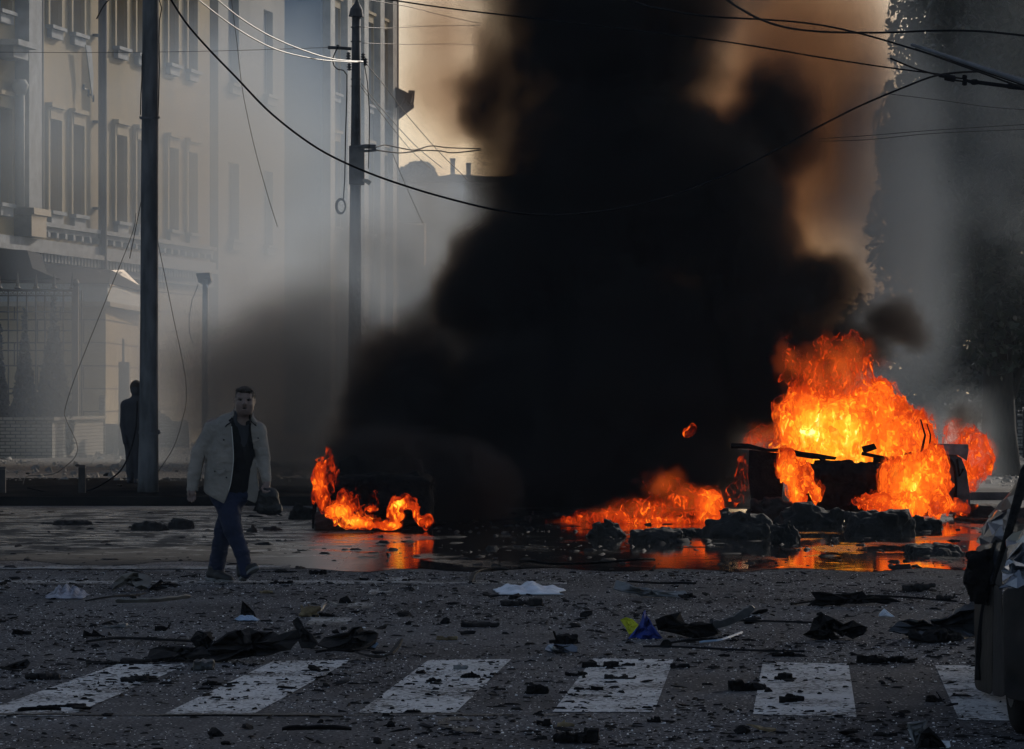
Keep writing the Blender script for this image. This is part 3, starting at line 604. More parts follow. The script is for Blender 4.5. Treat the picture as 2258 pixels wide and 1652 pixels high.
mb = MB(); mb.tube([ps(x, y, -.2) for x, y in ((745,104),(738,118),(733,132),(737,146),(745,153),(757,155),(765,165),(765,200),(762,300),(760,400),(757,440))], .012, 5); obj('down_cable', mb, M['cable'], st)
mb = MB(); mb.tube([ps(x, y, -.2) for x, y in ((801,128),(810,180),(815,250),(814,320),(812,372))], .009, 5); obj('down_cable', mb, M['cable'], st)
# dim street lamp in smoke
Zl = 80
sl = thing('street_lamp', 'dim lamp post with twin floodlight head half lost in smoke', 'street lamp', (P(452,0,Zl)[0], Zl, 0))
mb = MB(); mb.tube([(P(452,0,Zl)[0], Zl, 0), P(452,800,Zl), P(453,615,Zl)], .075, 10, r2=.06); obj('post', mb, M['steel'], sl, True)
mb = MB(); q = P(430, 605, Zl); mb.prism([P(432,603,Zl), P(462,601,Zl), P(466,620,Zl), P(455,632,Zl), P(437,622,Zl)], (0, .3, 0)); obj('lamp_head', mb, M['steel'], sl)
mb = MB(); mb.tube([P(456,627,Zl-.05), P(458,634,Zl-.05)], .015, 6); obj('lamp_highlight', mb, M['white'], sl)  # small white piece stands in for the highlight on the lamp head
mb = MB(); mb.tube([P(x, y, Zl-.1) for x, y in ((437,628),(424,660),(417,700),(418,735),(425,755),(436,766))], .01, 5); obj('loose_wire', mb, M['cable'], sl)

# ---------------------------------------------------------------- cables
def spline(pts, n=6):
    P_ = [Vector(p) for p in pts]; out = []
    for i in range(len(P_)-1):
        p0 = P_[max(i-1, 0)]; p1 = P_[i]; p2 = P_[i+1]; p3 = P_[min(i+2, len(P_)-1)]
        for k in range(n):
            t = k/n; out.append(.5*((2*p1)+(-p0+p2)*t+(2*p0-5*p1+4*p2-p3)*t*t+(-p0+3*p1-3*p2+p3)*t**3))
    out.append(P_[-1]); return out
def cable(pts, Z0, Z1, rpx, mt, label, cat='cable', name='overhead_cable', group=None):
    n = len(pts); pp = [P(x, y, Z0+(Z1-Z0)*i/(n-1)) for i, (x, y) in enumerate(pts)]
    o = obj(name, MB().tube(spline(pp), rpx*Z0/F, 6, r2=rpx*Z1/F), mt, None, True); return tag(o, label, cat, group)
cable([(370,-12),(410,50),(460,108),(520,170),(600,252),(700,327),(800,376),(900,412),(1000,441),(1100,464),(1200,474),(1300,469),(1400,453),(1500,425),(1600,386),(1700,337),(1800,282),(1900,232),(2000,190),(2050,171),(2085,163),(2130,159),(2165,158)], 30, 34, 2.3, M['cable'], 'thick black cable sagging in a deep curve across the smoke')
cable([(850,-2),(1000,20),(1200,43),(1400,67),(1600,92),(1800,125),(1950,148),(2090,166)], 36, 34, 1.9, M['cable'], 'black cable running almost straight down to the tension clamp')
cable([(1370,-3),(1450,18),(1560,36),(1700,44),(1800,54),(1900,75),(2010,107),(2130,145),(2270,192)], 32, 28, 2.2, M['cable'], 'black cable passing just under the slotted rail')
cable([(1590,-10),(1630,18),(1680,44),(1740,62),(1830,71),(1950,72),(2060,68),(2160,69),(2270,80)], 30, 26, 2.6, M['cable'], 'thick smooth cable crossing level above the slotted rail')
cable([(1964,129),(2020,152),(2085,170)], 33, 33.8, 2.0, M['cable'], 'short cut cable end sticking out of the tension clamp')
cable([(430,-6),(500,48),(560,86),(620,113),(700,131),(760,136),(800,137)], 62, 74.8, 1.5, M['wirelight'], 'bare sunlit wire sagging to the steel pole, lower of the two')
cable([(470,-8),(530,40),(600,82),(680,115),(740,131),(800,136)], 62, 74.6, 1.5, M['wirelight'], 'bare sunlit wire meeting the steel pole, upper of the two')
cable([(510,-3),(522,90),(535,200),(560,320),(590,430),(612,500)], 70, 72, .7, M['wiregrey'], 'thin wire hanging slack in the smoke left of the blue end wall', 'wire', 'hanging_wire')
cable([(-10,115),(200,116),(460,113),(723,105)], 73, 74.7, .6, M['wiregrey'], 'hair thin level wire reaching the steel pole cross arm', 'wire')
cable([(800,60),(860,62),(940,58),(1060,56)], 75, 90, .8, M['wiregrey'], 'thin level wire right of the steel pole, upper one', 'wire')
cable([(800,95),(900,98),(1000,97),(1060,100)], 75, 90, .8, M['wiregrey'], 'thin level wire right of the steel pole, lower one', 'wire')
cable([(800,-2),(900,15),(980,35),(1060,52)], 75, 90, .8, M['wiregrey'], 'thin wire slanting down from above the pole cap into smoke', 'wire')
cable([(803,135),(850,192),(890,245),(930,292),(975,342),(1030,395)], 75, 110, .9, M['wiregrey'], 'thin wire slanting down from the pole insulators past the eave', 'wire')
cable([(797,185),(830,226),(870,272),(920,325),(975,370)], 75, 110, .9, M['wiregrey'], 'lower thin wire slanting down from the steel pole toward the chimneys', 'wire')
cable([(797,193),(850,262),(905,330),(950,372)], 75, 110, .8, M['wiregrey'], 'faint third wire slanting down under its neighbour from the steel pole', 'wire')
cable([(829,325),(850,320),(880,326),(915,331),(950,322),(990,326),(1060,328)], 75, 82, 1.4, M['cable'], 'wavy dark cable at the pole arm, upper strand')
cable([(829,331),(865,336),(890,337),(930,332),(970,333),(1000,337),(1060,331)], 75, 82, 1.6, M['cable'], 'wavy dark cable at the pole arm, lower strand')
cable([(866,340),(895,410),(932,492)], 78, 80, .6, M['wiregrey'], 'hair thin wire dropping to the pale sheet roof', 'wire', 'hanging_wire')
cable([(1750,309),(1900,300),(2050,288),(2270,274)], 62, 50, .8, M['wiregrey'], 'thin wire across the dark tree, upper of a close pair', 'wire')
cable([(1740,312),(1900,309),(2050,295),(2270,285)], 62, 50, .8, M['wiregrey'], 'thin wire across the dark tree, lower of a close pair', 'wire')
cable([(1950,206),(2080,222),(2180,236),(2270,243)], 55, 50, .8, M['wiregrey'], 'thin wire crossing the top of the dark tree crown', 'wire')
cable([(347,528),(384,708),(407,819),(411,881),(403,923),(384,984),(349,1040)], 58, 58.6, .8, M['wiregrey'], 'slack wire bowing out from the right side of the concrete pole', 'wire', 'hanging_wire')
cable([(300,470),(290,520),(230,670),(169,823),(144,900),(146,925),(169,977),(167,1005),(145,1028),(115,1046),(61,1050),(51,1068)], 62, 60, .8, M['wiregrey'], 'long thin wire drooping past the gatehouse to the ground', 'wire', 'hanging_wire')
cable([(303,885),(300,940),(288,992),(268,1035),(235,1062),(190,1083),(120,1087),(60,1076)], 60.5, 60.2, 1.9, M['cable'], 'thick fallen cable curling from the concrete pole onto the verge', name='fallen_cable')
cable([(312,440),(300,500),(286,570)], 61, 60.5, .9, M['cable'], 'short dark cable falling from the left side of the concrete pole', name='hanging_cable')
cable([(245,-6),(228,14),(213,42)], 60, 60, 1.6, M['cable'], 'loose cable end curling down beside the second drainpipe', name='hanging_cable')
#cable([(405,-8),(372,8),(345,21),(330,17)], 60, 60, 1.8, M['cable'], 'short cable tail clipped to the top of the concrete pole', name='hanging_cable')
# slotted rail and tension clamp
tr = thing('slotted_rail', 'slotted steel rail of the trolley line slanting out of view above the clamp', 'rail', P(2130,140,27))
a = Vector(P(2012,99,28)); b = Vector(P(2275,186,26)); d = (b-a).normalized()
mb = MB(); mb.tube([a, b], [.016, .026], 8, flat=.8); obj('rail', mb, M['steel'], tr)
mb = MB(); mb.tube([a+Vector((.02, 0, -.03)), b+Vector((0, 0, -.045))], .007, 6); obj('stay', mb, M['cable'], tr)
mb = MB()
for i in range(9): q = a+(b-a)*(i+.7)/10; mb.tube([q+Vector((0, -.02, .0)), q+Vector((0, -.03, 0))], .006, 6)
obj('bolt', mb, M['dullmetal'], tr)
tc = thing('tension_clamp', 'black tension clamp with clevis and long insulator rod where cables meet', 'clamp', P(2130,175,33))
mb = MB(); mb.tube([P(2070,167,33), P(2085,170,33)], .012, 8); mb.tube([P(2082,170,33), P(2084,170,33), P(2104,174,33), P(2107,174.5,33)], [.02, .03, .03, .02], 10); obj('ferrule', mb, M['cable'], tc)
mb = MB()
for dy in (-3, 3): mb.tube([P(2104,174+dy,33), P(2118,176+dy,33), P(2128,177+dy,33)], .008, 6)
mb.tube([P(2126,165,33), P(2127,189,33)], .013, 8); mb.tube([P(2122,170,33), P(2132,171,33)], .018, 8); mb.tube([P(2122,183,33), P(2132,184,33)], .018, 8); obj('clevis', mb, M['cable'], tc)
mb = MB(); mb.tube([P(2128,177,33), P(2140,180,33), P(2145,181,33), P(2152,181,33), P(2158,182,33), P(2220,190,33), P(2225,190,33), P(2235,191,33), P(2275,196,33)], [.012, .016, .026, .026, .018, .018, .026, .026, .02], 10); obj('rod', mb, M['cable'], tc)
# ---------------------------------------------------------------- walking man
Zm = 33.6
M['skin'] = mat('skin', (.21, .145, .12), .6, col2=(.165, .11, .095), nscale=25, bump=.1, bscale=60)
M['hair'] = mat('brown_hair', (.035, .025, .02), .7, bump=1, bscale=120, stretch=(1, 1, .3))
M['jacket'] = mat('grey_jacket', (.29, .255, .225), .9, col2=(.22, .20, .18), nscale=5, bump=.7, bscale=18)
M['sweater'] = mat('black_sweater', (.006, .006, .007), .95, bump=.3, bscale=60)
M['shirt'] = mat('dark_shirt', (.028, .03, .036), .9)
M['jeans'] = mat('dark_jeans', (.012, .021, .055), .9, col2=(.008, .013, .035), nscale=5, bump=.4, bscale=30)
M['shoe'] = mat('dark_shoe', (.012, .012, .014), .6)
M['sole'] = mat('shoe_sole', (.2, .2, .2), .7, col2=(.11, .11, .11), nscale=20)
M['bag'] = mat('black_bag', (.006, .006, .007), .55, bump=.3)
M['glass'] = mat('spectacle_rim', (.25, .23, .22), .4, metal=.6)
M['dark'] = mat('dark_opening', (.01, .006, .006), .6)
M['darkclothes'] = mat('dark_clothes', (.035, .037, .045), .9, col2=(.05, .052, .06), nscale=5)
k_ = Zm/F
def mp(x, y, dz=0.0):
    # image position at the man's distance; dz is towards the camera
    return ((x-HX)*k_, Zm-dz, CH+(HY-y)*k_)
man = thing('person', 'man in open pale grey jacket, black sweater and blue jeans striding with a black bag', 'person', (mp(500, 0)[0], Zm, 0))
lo = mp(400, 1300); hi = mp(640, 840)
BL = (lo[0], Zm-.42, -.02); BH = (hi[0], Zm+.35, hi[2]+.02)
def hand(f, wr, palm, fingers, thumb, k=.006):
    f.cap(wr, palm, .026, .034, k=.02, sy=.75)
    for pts, rr in fingers:
        for a, b, r0, r1 in zip(pts, pts[1:], rr, rr[1:]): f.cap(a, b, r0, r1, k=k)
    for a, b, r0, r1 in zip(thumb, thumb[1:], (.011, .010), (.010, .008)): f.cap(a, b, r0, r1, k=k)
f = Field(BL, BH, .0052)
# torso and limbs under the clothes
f.cap(mp(508, 1085), mp(515, 990), .13, .15, sy=.7); f.cap(mp(515, 990), mp(520, 945, .02), .16, .14, sy=.65)
f.cap(mp(528, 940, .03), mp(538, 905, .07), .062, .058, k=.03)                       # neck
f.cap(mp(470, 940), mp(565, 945), .07, .07, sy=.8, k=.04)
f.cap(mp(466, 945), mp(437, 1005, -.02), .052, .042); f.cap(mp(437, 1005, -.02), mp(426, 1078, .06), .042, .028)
f.cap(mp(568, 948), mp(583, 1014, .02), .052, .042); f.cap(mp(583, 1014, .02), mp(590, 1064, .10), .042, .028)
f.cap(mp(503, 1100), mp(516, 1168, .13), .085, .06, k=.04); f.cap(mp(516, 1168, .13), mp(543, 1255, .18), .055, .04)
f.cap(mp(512, 1100), mp(492, 1170, -.06), .085, .06, k=.04); f.cap(mp(492, 1170, -.06), mp(473, 1258, -.22), .055, .04)
# head, slightly turned and tipped
hc = mp(541.5, 880, .09)
f.ell(hc, (.082, .098, .105), k=.02)                      # cranium
f.ell((hc[0]+.003, hc[1]-.018, hc[2]-.055), (.070, .078, .080), k=.03)   # face
f.ell((hc[0]-.001, hc[1]-.035, hc[2]-.112), (.048, .046, .034), k=.03)   # chin
f.ell((hc[0]-.043, hc[1]-.02, hc[2]-.075), (.03, .05, .04), k=.03); f.ell((hc[0]+.043, hc[1]-.02, hc[2]-.075), (.03, .05, .04), k=.03)
f.ell((hc[0]-.032, hc[1]-.080, hc[2]-.006), (.026, .012, .012), k=.012, cut=True); f.ell((hc[0]+.036, hc[1]-.078, hc[2]-.010), (.024, .012, .012), k=.012, cut=True)
f.cap((hc[0]-.045, hc[1]-.083, hc[2]+.014), (hc[0]+.048, hc[1]-.082, hc[2]+.012), .009, k=.012)    # brow
f.cap((hc[0]+.002, hc[1]-.092, hc[2]-.004), (hc[0]+.004, hc[1]-.112, hc[2]-.040), .009, .015, k=.01)  # nose
f.ell((hc[0]-.009, hc[1]-.104, hc[2]-.044), (.010, .012, .009), k=.006); f.ell((hc[0]+.017, hc[1]-.103, hc[2]-.044), (.010, .012, .009), k=.006)
f.cap((hc[0]-.022, hc[1]-.088, hc[2]-.066), (hc[0]+.026, hc[1]-.088, hc[2]-.068), .008, k=.006)    # upper lip
f.cap((hc[0]-.016, hc[1]-.088, hc[2]-.094), (hc[0]+.020, hc[1]-.088, hc[2]-.095), .008, k=.006)
f.ell((hc[0]+.002, hc[1]-.094, hc[2]-.080), (.018, .02, .010), k=.005, cut=True)
for sg in (-1, 1):
    e = (hc[0]+sg*.084, hc[1]+.012, hc[2]-.018); f.ell(e, (.010, .020, .032), k=.008); f.ell((e[0]+sg*.009, e[1]-.006, e[2]+.004), (.006, .010, .016), k=.004, cut=True)
f.ell((hc[0]-.036, hc[1]-.060, hc[2]-.048), (.026, .024, .024), k=.02); f.ell((hc[0]+.040, hc[1]-.060, hc[2]-.050), (.026, .024, .024), k=.02)
# hand at the left of the view, hanging loosely
w0 = mp(425.5, 1078, .07)
def ofs(p, a, b, c): return (p[0]+a, p[1]-b, p[2]+c)
hand(f, w0, ofs(w0, .0, .01, -.045),
     [([ofs(w0, -.028, .015, -.055), ofs(w0, -.034, .022, -.085), ofs(w0, -.024, .034, -.104)], (.0095, .009, .0075)),
      ([ofs(w0, -.010, .018, -.062), ofs(w0, -.012, .028, -.094), ofs(w0, -.002, .042, -.112)], (.010, .0095, .008)),
      ([ofs(w0, .008, .018, -.062), ofs(w0, .010, .030, -.090), ofs(w0, .016, .046, -.106)], (.0095, .009, .0075)),
      ([ofs(w0, .024, .014, -.055), ofs(w0, .027, .026, -.078), ofs(w0, .028, .040, -.092)], (.0085, .008, .007))],
     [ofs(w0, -.026, .020, -.020), ofs(w0, -.034, .042, -.040), ofs(w0, -.028, .050, -.066)])
# hand at the right of the view, gripping the bag handle
w1 = mp(590, 1064, .11); g0 = mp(590.5, 1083, .15)
hand(f, w1, ofs(w1, -.002, .02, -.052),
     [([ofs(g0, -.024, -.005, .018), ofs(g0, -.026, .024, .0), ofs(g0, -.022, .012, -.022)], (.0095, .009, .008)),
      ([ofs(g0, -.007, -.005, .014), ofs(g0, -.008, .028, -.004), ofs(g0, -.006, .014, -.026)], (.010, .0095, .008)),
      ([ofs(g0, .010, -.005, .014), ofs(g0, .010, .027, -.004), ofs(g0, .010, .013, -.025)], (.0095, .009, .008)),
      ([ofs(g0, .025, -.005, .018), ofs(g0, .026, .022, .002), ofs(g0, .025, .010, -.018)], (.0085, .008, .007))],
     [ofs(w1, -.030, .020, -.030), ofs(w1, -.040, .040, -.050), ofs(w1, -.030, .052, -.068)])
obj('body', f.mesh('body'), M['skin'], man, True)
# hair
f = Field((hc[0]-.13, hc[1]-.14, hc[2]-.1), (hc[0]+.13, hc[1]+.15, hc[2]+.15), .004)
f.ell((hc[0]+.002, hc[1]+.016, hc[2]+.016), (.0875, .100, .0985), k=.01)
f.ell((hc[0]+.0, hc[1]-.10, hc[2]-.038), (.079, .085, .100), k=.012, cut=True); f.ell((hc[0], hc[1]+.02, hc[2]-.13), (.14, .16, .09), k=.01, cut=True)
f.ell((hc[0]-.02, hc[1]-.074, hc[2]+.078), (.055, .022, .020), k=.02); f.ell((hc[0]+.03, hc[1]-.066, hc[2]+.076), (.045, .022, .020), k=.02); f.cap((hc[0]+.01, hc[1]-.086, hc[2]+.074), (hc[0]+.022, hc[1]-.092, hc[2]+.058), .010, .005, k=.008)
f.noise(.005, (.012, .012, .03), 4, 3)
obj('hair', f.mesh('hair'), M['hair'], man, True)
for sg in (-1, 1):
    mb = MB(); mb.lathe([(.001, -.009), (.008, -.005), (.0095, 0), (.008, .005), (.001, .009)], (hc[0]+.002+sg*.034, hc[1]-.072, hc[2]-.009), 12); obj('eye', mb, M['dark'], man, True)
mb = MB(); mb.lathe([(.001, -.007), (.013, -.004), (.016, 0), (.013, .004), (.001, .007)], (hc[0]+.002, hc[1]-.078, hc[2]-.080), 12); obj('mouth', mb, M['dark'], man, True)
mb = MB()
for sg in (-1, 1):
    c = (hc[0]+.002+sg*.036, hc[1]-.098, hc[2]-.010)
    mb.tube([(c[0]-.026, c[1]+.004, c[2]+.011), (c[0], c[1], c[2]+.014), (c[0]+.026, c[1]+.004, c[2]+.011)], .0016, 5)
    mb.tube([(c[0]+sg*.028, c[1]+.006, c[2]+.011), (hc[0]+sg*.080, hc[1]-.05, hc[2]-.002), (hc[0]+sg*.092, hc[1]+.01, hc[2]+.0)], .0017, 5)
    pts = [(c[0]+.024*math.cos(a), c[1]+.003, c[2]+.014*math.sin(a)) for a in [i/16*2*math.pi for i in range(17)]]; mb.tube(pts, .0009, 4)
mb.tube([(hc[0]-.010, hc[1]-.100, hc[2]-.004), (hc[0]+.014, hc[1]-.100, hc[2]-.004)], .0016, 5); obj('spectacles', mb, M['glass'], man)
# shirt and sweater
f = Field(mp(460, 1120, .3), mp(620, 905, -.25), .006) if False else Field((mp(455,0)[0], Zm-.30, mp(0,1105)[2]), (mp(610,0)[0], Zm+.25, mp(0,905)[2]), .006)
f.cap(mp(512, 1080), mp(517, 1000, .01), .155, .168, sy=.78, k=.03); f.cap(mp(517, 1000, .01), mp(522, 950, .03), .168, .145, sy=.74, k=.04)
f.cap(mp(492, 945), mp(556, 948), .075, .07, sy=.85, k=.04); f.noise(.004, .05, 9)
vn = [(mp(517,0)[0], mp(0,900)[2]), (mp(561,0)[0], mp(0,900)[2]), (mp(553,0)[0], mp(0,948)[2]), (mp(541,0)[0], mp(0,984)[2]), (mp(528,0)[0], mp(0,948)[2])]
f.polycut(vn, Zm-.5, Zm-.09)
obj('sweater', f.mesh('sweater'), M['sweater'], man, True)
f = Field((mp(490,0)[0], Zm-.28, mp(0,1000)[2]), (mp(590,0)[0], Zm+.2, mp(0,895)[2]), .005)
f.cap(mp(527, 985, .03), mp(529, 942, .04), .115, .10, sy=.9, k=.03); f.cap(mp(530, 935, .05), mp(535, 917, .065), .080, .073, k=.02)
f.cap(mp(538, 925, .09), mp(536, 880, .07), .060, .060, k=.006, cut=True)
f.polycut([(mp(527,0)[0], mp(0,905)[2]), (mp(549,0)[0], mp(0,905)[2]), (mp(540,0)[0], mp(0,938)[2])], Zm-.4, Zm-.06)
obj('shirt', f.mesh('shirt'), M['shirt'], man, True)
# jacket
f = Field((mp(398,0)[0], Zm-.40, mp(0,1128)[2]), (mp(620,0)[0], Zm+.36, mp(0,890)[2]), .006)
f.cap(mp(499, 1088, .02), mp(507, 1005, .02), .185, .178, sy=.88, k=.04); f.cap(mp(507, 1005, .02), mp(516, 955, .01), .178, .165, sy=.8, k=.05)
f.cap(mp(475, 1085, .0), mp(480, 1040, .0), .10, .10, k=.06); f.cap(mp(553, 1090, .05), mp(548, 1030, .04), .085, .08, k=.06)
f.cap(mp(473, 947), mp(566, 950), .085, .082, sy=.95, k=.07); f.cap(mp(500, 928), mp(548, 930), .06, .06, k=.05)
# sleeves
f.cap(mp(470, 950), mp(440, 1000, -.01), .088, .074, k=.035); f.cap(mp(440, 1000, -.01), mp(428, 1050, .03), .072, .060, k=.03); f.cap(mp(428, 1050, .03), mp(426, 1079, .05), .056, .053, k=.015)
f.cap(mp(568, 955), mp(581, 1010, .02), .082, .062, k=.035); f.cap(mp(581, 1010, .02), mp(589, 1058, .09), .060, .046, k=.02)
# collar
f.cap(mp(518, 930, .02), mp(516, 905, .03), .022, .014, k=.02); f.cap(mp(516, 905, .06), mp(520, 925, .11), .014, .018, k=.02); f.cap(mp(514, 912, .0), mp(522, 905, -.03), .018, .018, k=.03)
f.cap(mp(553, 915, .08), mp(566, 932, .10), .016, .018, k=.02); f.cap(mp(522, 905, -.035), mp(550, 908, -.03), .02, .02, k=.03); f.cap(mp(550, 908, -.03), mp(556, 916, .06), .018, .016, k=.02)
# wrinkles
wr_ = fbm(tuple(f.n), (9, 9, 9), 21, 3); f.d += .0045*wr_+.004*np.abs(gnoise(tuple(f.n), (14, 14, 6), 33))
# the neck well and open front
f.cap(mp(536, 935, .06), mp(541, 870, .09), .074, .085, k=.01, cut=True)
op = [(516, 918), (513, 938), (517, 975), (518.5, 1010), (516, 1040), (512, 1066), (505, 1090), (496, 1112), (494, 1140), (578, 1140), (576, 1108), (572, 1080), (566, 1040), (561, 1000), (557, 970), (554, 940), (556, 918), (540, 905)]
f.polycut([(mp(x,0)[0], mp(0,y)[2]) for x, y in op][::-1], Zm-.6, Zm-.05)
# hem outline, a little longer behind on the right
f.polycut([(mp(380,0)[0], mp(0,1088)[2]), (mp(380,0)[0], mp(0,1150)[2]), (mp(640,0)[0], mp(0,1150)[2]), (mp(640,0)[0], mp(0,1086)[2]), (mp(602,0)[0], mp(0,1075)[2]), (mp(584,0)[0], mp(0,1078)[2]), (mp(577,0)[0], mp(0,1116)[2]), (mp(560,0)[0], mp(0,1108)[2]), (mp(538,0)[0], mp(0,1099)[2]), (mp(515,0)[0], mp(0,1105)[2]), (mp(497,0)[0], mp(0,1110)[2]), (mp(478,0)[0], mp(0,1100)[2]), (mp(455,0)[0], mp(0,1088)[2]), (mp(450,0)[0], mp(0,1082)[2]), (mp(437,0)[0], mp(0,1083)[2])], Zm-.6, Zm+.5)
# slits of light between sleeve and body
f.polycut([(mp(x,0)[0], mp(0,y)[2]) for x, y in [(453,1000),(451.5,1040),(444,1100),(440,1100),(446,1035)]], Zm-.6, Zm+.5)
jk = obj('jacket', f.mesh('jacket'), M['jacket'], man, True)
mb = MB(); 
def onj(x, y, d): return mp(x, y, d)
# flaps, buttons, zip edge on the jacket front
sf = Field((mp(465,0)[0], Zm-.3, mp(0,1060)[2]), (mp(520,0)[0], Zm, mp(0,950)[2]), .004)
def flap(pts, d0, d1, name='pocket_flap', mt='jacket', r=.004):
    mbf = MB(); mbf.prism([mp(x, y, d) for x, y, d in pts], (0, -.008, 0)); return bevel(obj(name, mbf, M[mt], jk), .003)
flap([(482, 963, .158), (508, 974, .182), (508, 983, .182), (497, 981, .18), (482, 971, .158)], 0, 0)
flap([(471, 1029, .15), (500, 1034, .185), (498, 1044, .185), (488, 1046, .18), (474, 1038, .15)], 0, 0)
flap([(560, 968, .15), (573, 966, .10), (573, 971, .10), (560, 975, .15)], 0, 0)
for x, y, d in ((497, 969.5, .185), (477, 1038.5, .17), (492, 1104, .16), (571, 966, .11), (565, 937, .11), (503, 1052, .20)):
    mb = MB(); p = mp(x, y, d); mb.tube([(p[0], p[1]+.01, p[2]), (p[0], p[1]-.008, p[2])], .0075, 10); obj('button', mb, M['dark'], jk)
mb = MB(); mb.tube(spline([mp(x, y, d) for x, y, d in ((513,940,.135),(516.5,975,.172),(518,1010,.180),(515.5,1040,.180),(511.5,1066,.176),(504.5,1088,.17),(496,1106,.165))]), .004, 6); obj('front_edging', mb, M['trimlight'], jk, True)
mb = MB(); mb.tube(spline([mp(x, y, d) for x, y, d in ((514,928,.11),(509,933,.13),(503,937,.14),(500,941,.15))]), .006, 6); mb.tube(spline([mp(x, y, d) for x, y, d in ((552,925,.12),(559,932,.12),(567,939,.11))]), .006, 6); obj('collar_trim', mb, M['dark'], jk, True)
# jeans
f = Field((mp(440,0)[0], Zm-.40, .02), (mp(590,0)[0], Zm+.42, mp(0,1065)[2]), .006)
f.cap(mp(490, 1090), mp(522, 1092, .01), .115, .110, sy=.95, k=.05)
f.cap(mp(500, 1100, .03), mp(516, 1168, .13), .118, .082, k=.04); f.cap(mp(516, 1168, .13), mp(535, 1215, .16), .078, .066, k=.03); f.cap(mp(535, 1215, .16), mp(546, 1258, .17), .066, .062, k=.02)
f.cap(mp(514, 1105, -.02), mp(492, 1170, -.06), .105, .080, k=.02); f.cap(mp(492, 1170, -.06), mp(472, 1255, -.24), .078, .074, k=.03)
f.d += .004*fbm(tuple(f.n), (8, 8, 5), 77, 3)+.005*np.abs(gnoise(tuple(f.n), (14, 14, 5), 5))
obj('jeans', f.mesh('jeans'), M['jeans'], man, True)
# shoes
def shoe(pts, up, name='shoe'):
    heel, toe = Vector(pts[0]), Vector(pts[1]); d = toe-heel; L_ = d.length; d.normalize(); up = (Vector(up)-Vector(up).dot(d)*d).normalized(); sd_ = d.cross(up)
    lo_ = [min(heel[i], toe[i])-.13 for i in range(3)]; hi_ = [max(heel[i], toe[i])+.16 for i in range(3)]
    g = Field(lo_, hi_, .005); q = lambda a, s, u: tuple(heel+d*a*L_+sd_*s+up*u)
    g.cap(q(.12, 0, .052), q(.5, 0, .055), .040, .042, k=.03); g.cap(q(.5, 0, .045), q(.86, 0, .035), .043, .034, k=.03); g.cap(q(.14, 0, .06), q(.2, 0, .11), .040, .044, k=.03)
    s_ = obj(name, g.mesh(name), M['shoe'], man, True)
    mb = MB(); out = [(-.02, 0), (.0, .034), (.15, .038), (.45, .036), (.72, .046), (.9, .038), (1.0, .015), (1.0, -.015), (.9, -.038), (.72, -.046), (.45, -.036), (.15, -.038), (0, -.034)]
    mb.prism([q(a, s, .0) for a, s in out], up*.026); bevel(obj('sole', mb, M['sole'], s_), .006)
shoe((mp(453, 1282, -.26), mp(513, 1287, -.02)), (0, 0, 1))
h = mp(535, 1289, .12); t_ = mp(574, 1258, .28)
shoe(((h[0], h[1], .02), (t_[0], t_[1], .135)), (-.25, .25, 1))
# bag
f = Field((mp(560,0)[0], Zm-.36, mp(0,1140)[2]), (mp(630,0)[0], Zm+.12, mp(0,1060)[2]), .004)
for a, b, r1, r2 in (((583, 1088), (574, 1122), .045, .035), ((604, 1090), (613, 1122), .045, .030), ((583, 1122), (613, 1122), .045, .045), ((590, 1085), (598, 1088), .05, .05), ((595, 1095), (598, 1120), .07, .06)):
    f.cap(mp(*a, .12), mp(*b, .12), r1, r2, k=.03, sy=1.0)
f.noise(.003, .03, 2)
bg_ = thing('handbag', 'black soft bag hanging from the walking man\'s hand', 'bag', mp(597, 1135, .12))
obj('bag_body', f.mesh('bag'), M['bag'], bg_, True)
mb = MB(); mb.tube(spline([mp(584, 1090, .15), mp(586, 1079, .15), mp(590, 1083, .15), mp(596, 1084, .15), mp(602, 1092, .15)]), .008, 8); mb.tube([mp(610, 1128, .15), mp(624, 1136, .15)], .009, 6); mb.tube([mp(572, 1112, .12), mp(564, 1126, .12), mp(569, 1127, .12)], .02, 6); obj('strap', mb, M['bag'], bg_, True)

# ---------------------------------------------------------------- second person behind the pole
Z2 = 66
def m2(x, y, d=0): return ((x-HX)/F*Z2, Z2-d, CH+(HY-y)/F*Z2)
p2 = thing('person', 'person in dark clothes standing half hidden behind the concrete pole', 'person', (m2(294, 0)[0], Z2, .12))
f = Field((m2(262,0)[0], Z2-.3, .1), (m2(334,0)[0], Z2+.3, m2(0,832)[2]), .014)
f.ell(m2(300, 858), (.10, .11, .13)); f.cap(m2(299, 880), m2(300, 868), .075, .065); f.cap(m2(297, 902), m2(297, 975), .20, .18, sy=.65, k=.05); f.cap(m2(277, 893), m2(318, 893), .085, .085, k=.06)
f.cap(m2(275, 897), m2(272, 938), .075, .06); f.cap(m2(272, 938), m2(278, 976, .1), .06, .045); f.cap(m2(310, 892), m2(315, 935), .055, .045); f.cap(m2(315, 935), m2(312, 975), .045, .03)
f.cap(m2(287, 980), m2(287, 1040), .09, .07, k=.04); f.cap(m2(287, 1040), m2(288, 1066), .065, .05); f.cap(m2(302, 980), m2(303, 1040), .09, .07, k=.04); f.cap(m2(303, 1040), m2(304, 1066), .065, .05)
for x in (288, 304): f.cap((m2(x,0)[0], Z2+.05, .16), (m2(x-2,0)[0], Z2-.16, .15), .045, .035)
for s_ in range(4):
    q = m2(280, 976, .1); f.cap((q[0]-.02+s_*.014, q[1], q[2]), (q[0]-.02+s_*.014, q[1]-.02, q[2]-.09), .011, .008, k=.004)
obj('body', f.mesh('person_body'), M['darkclothes'], p2, True)
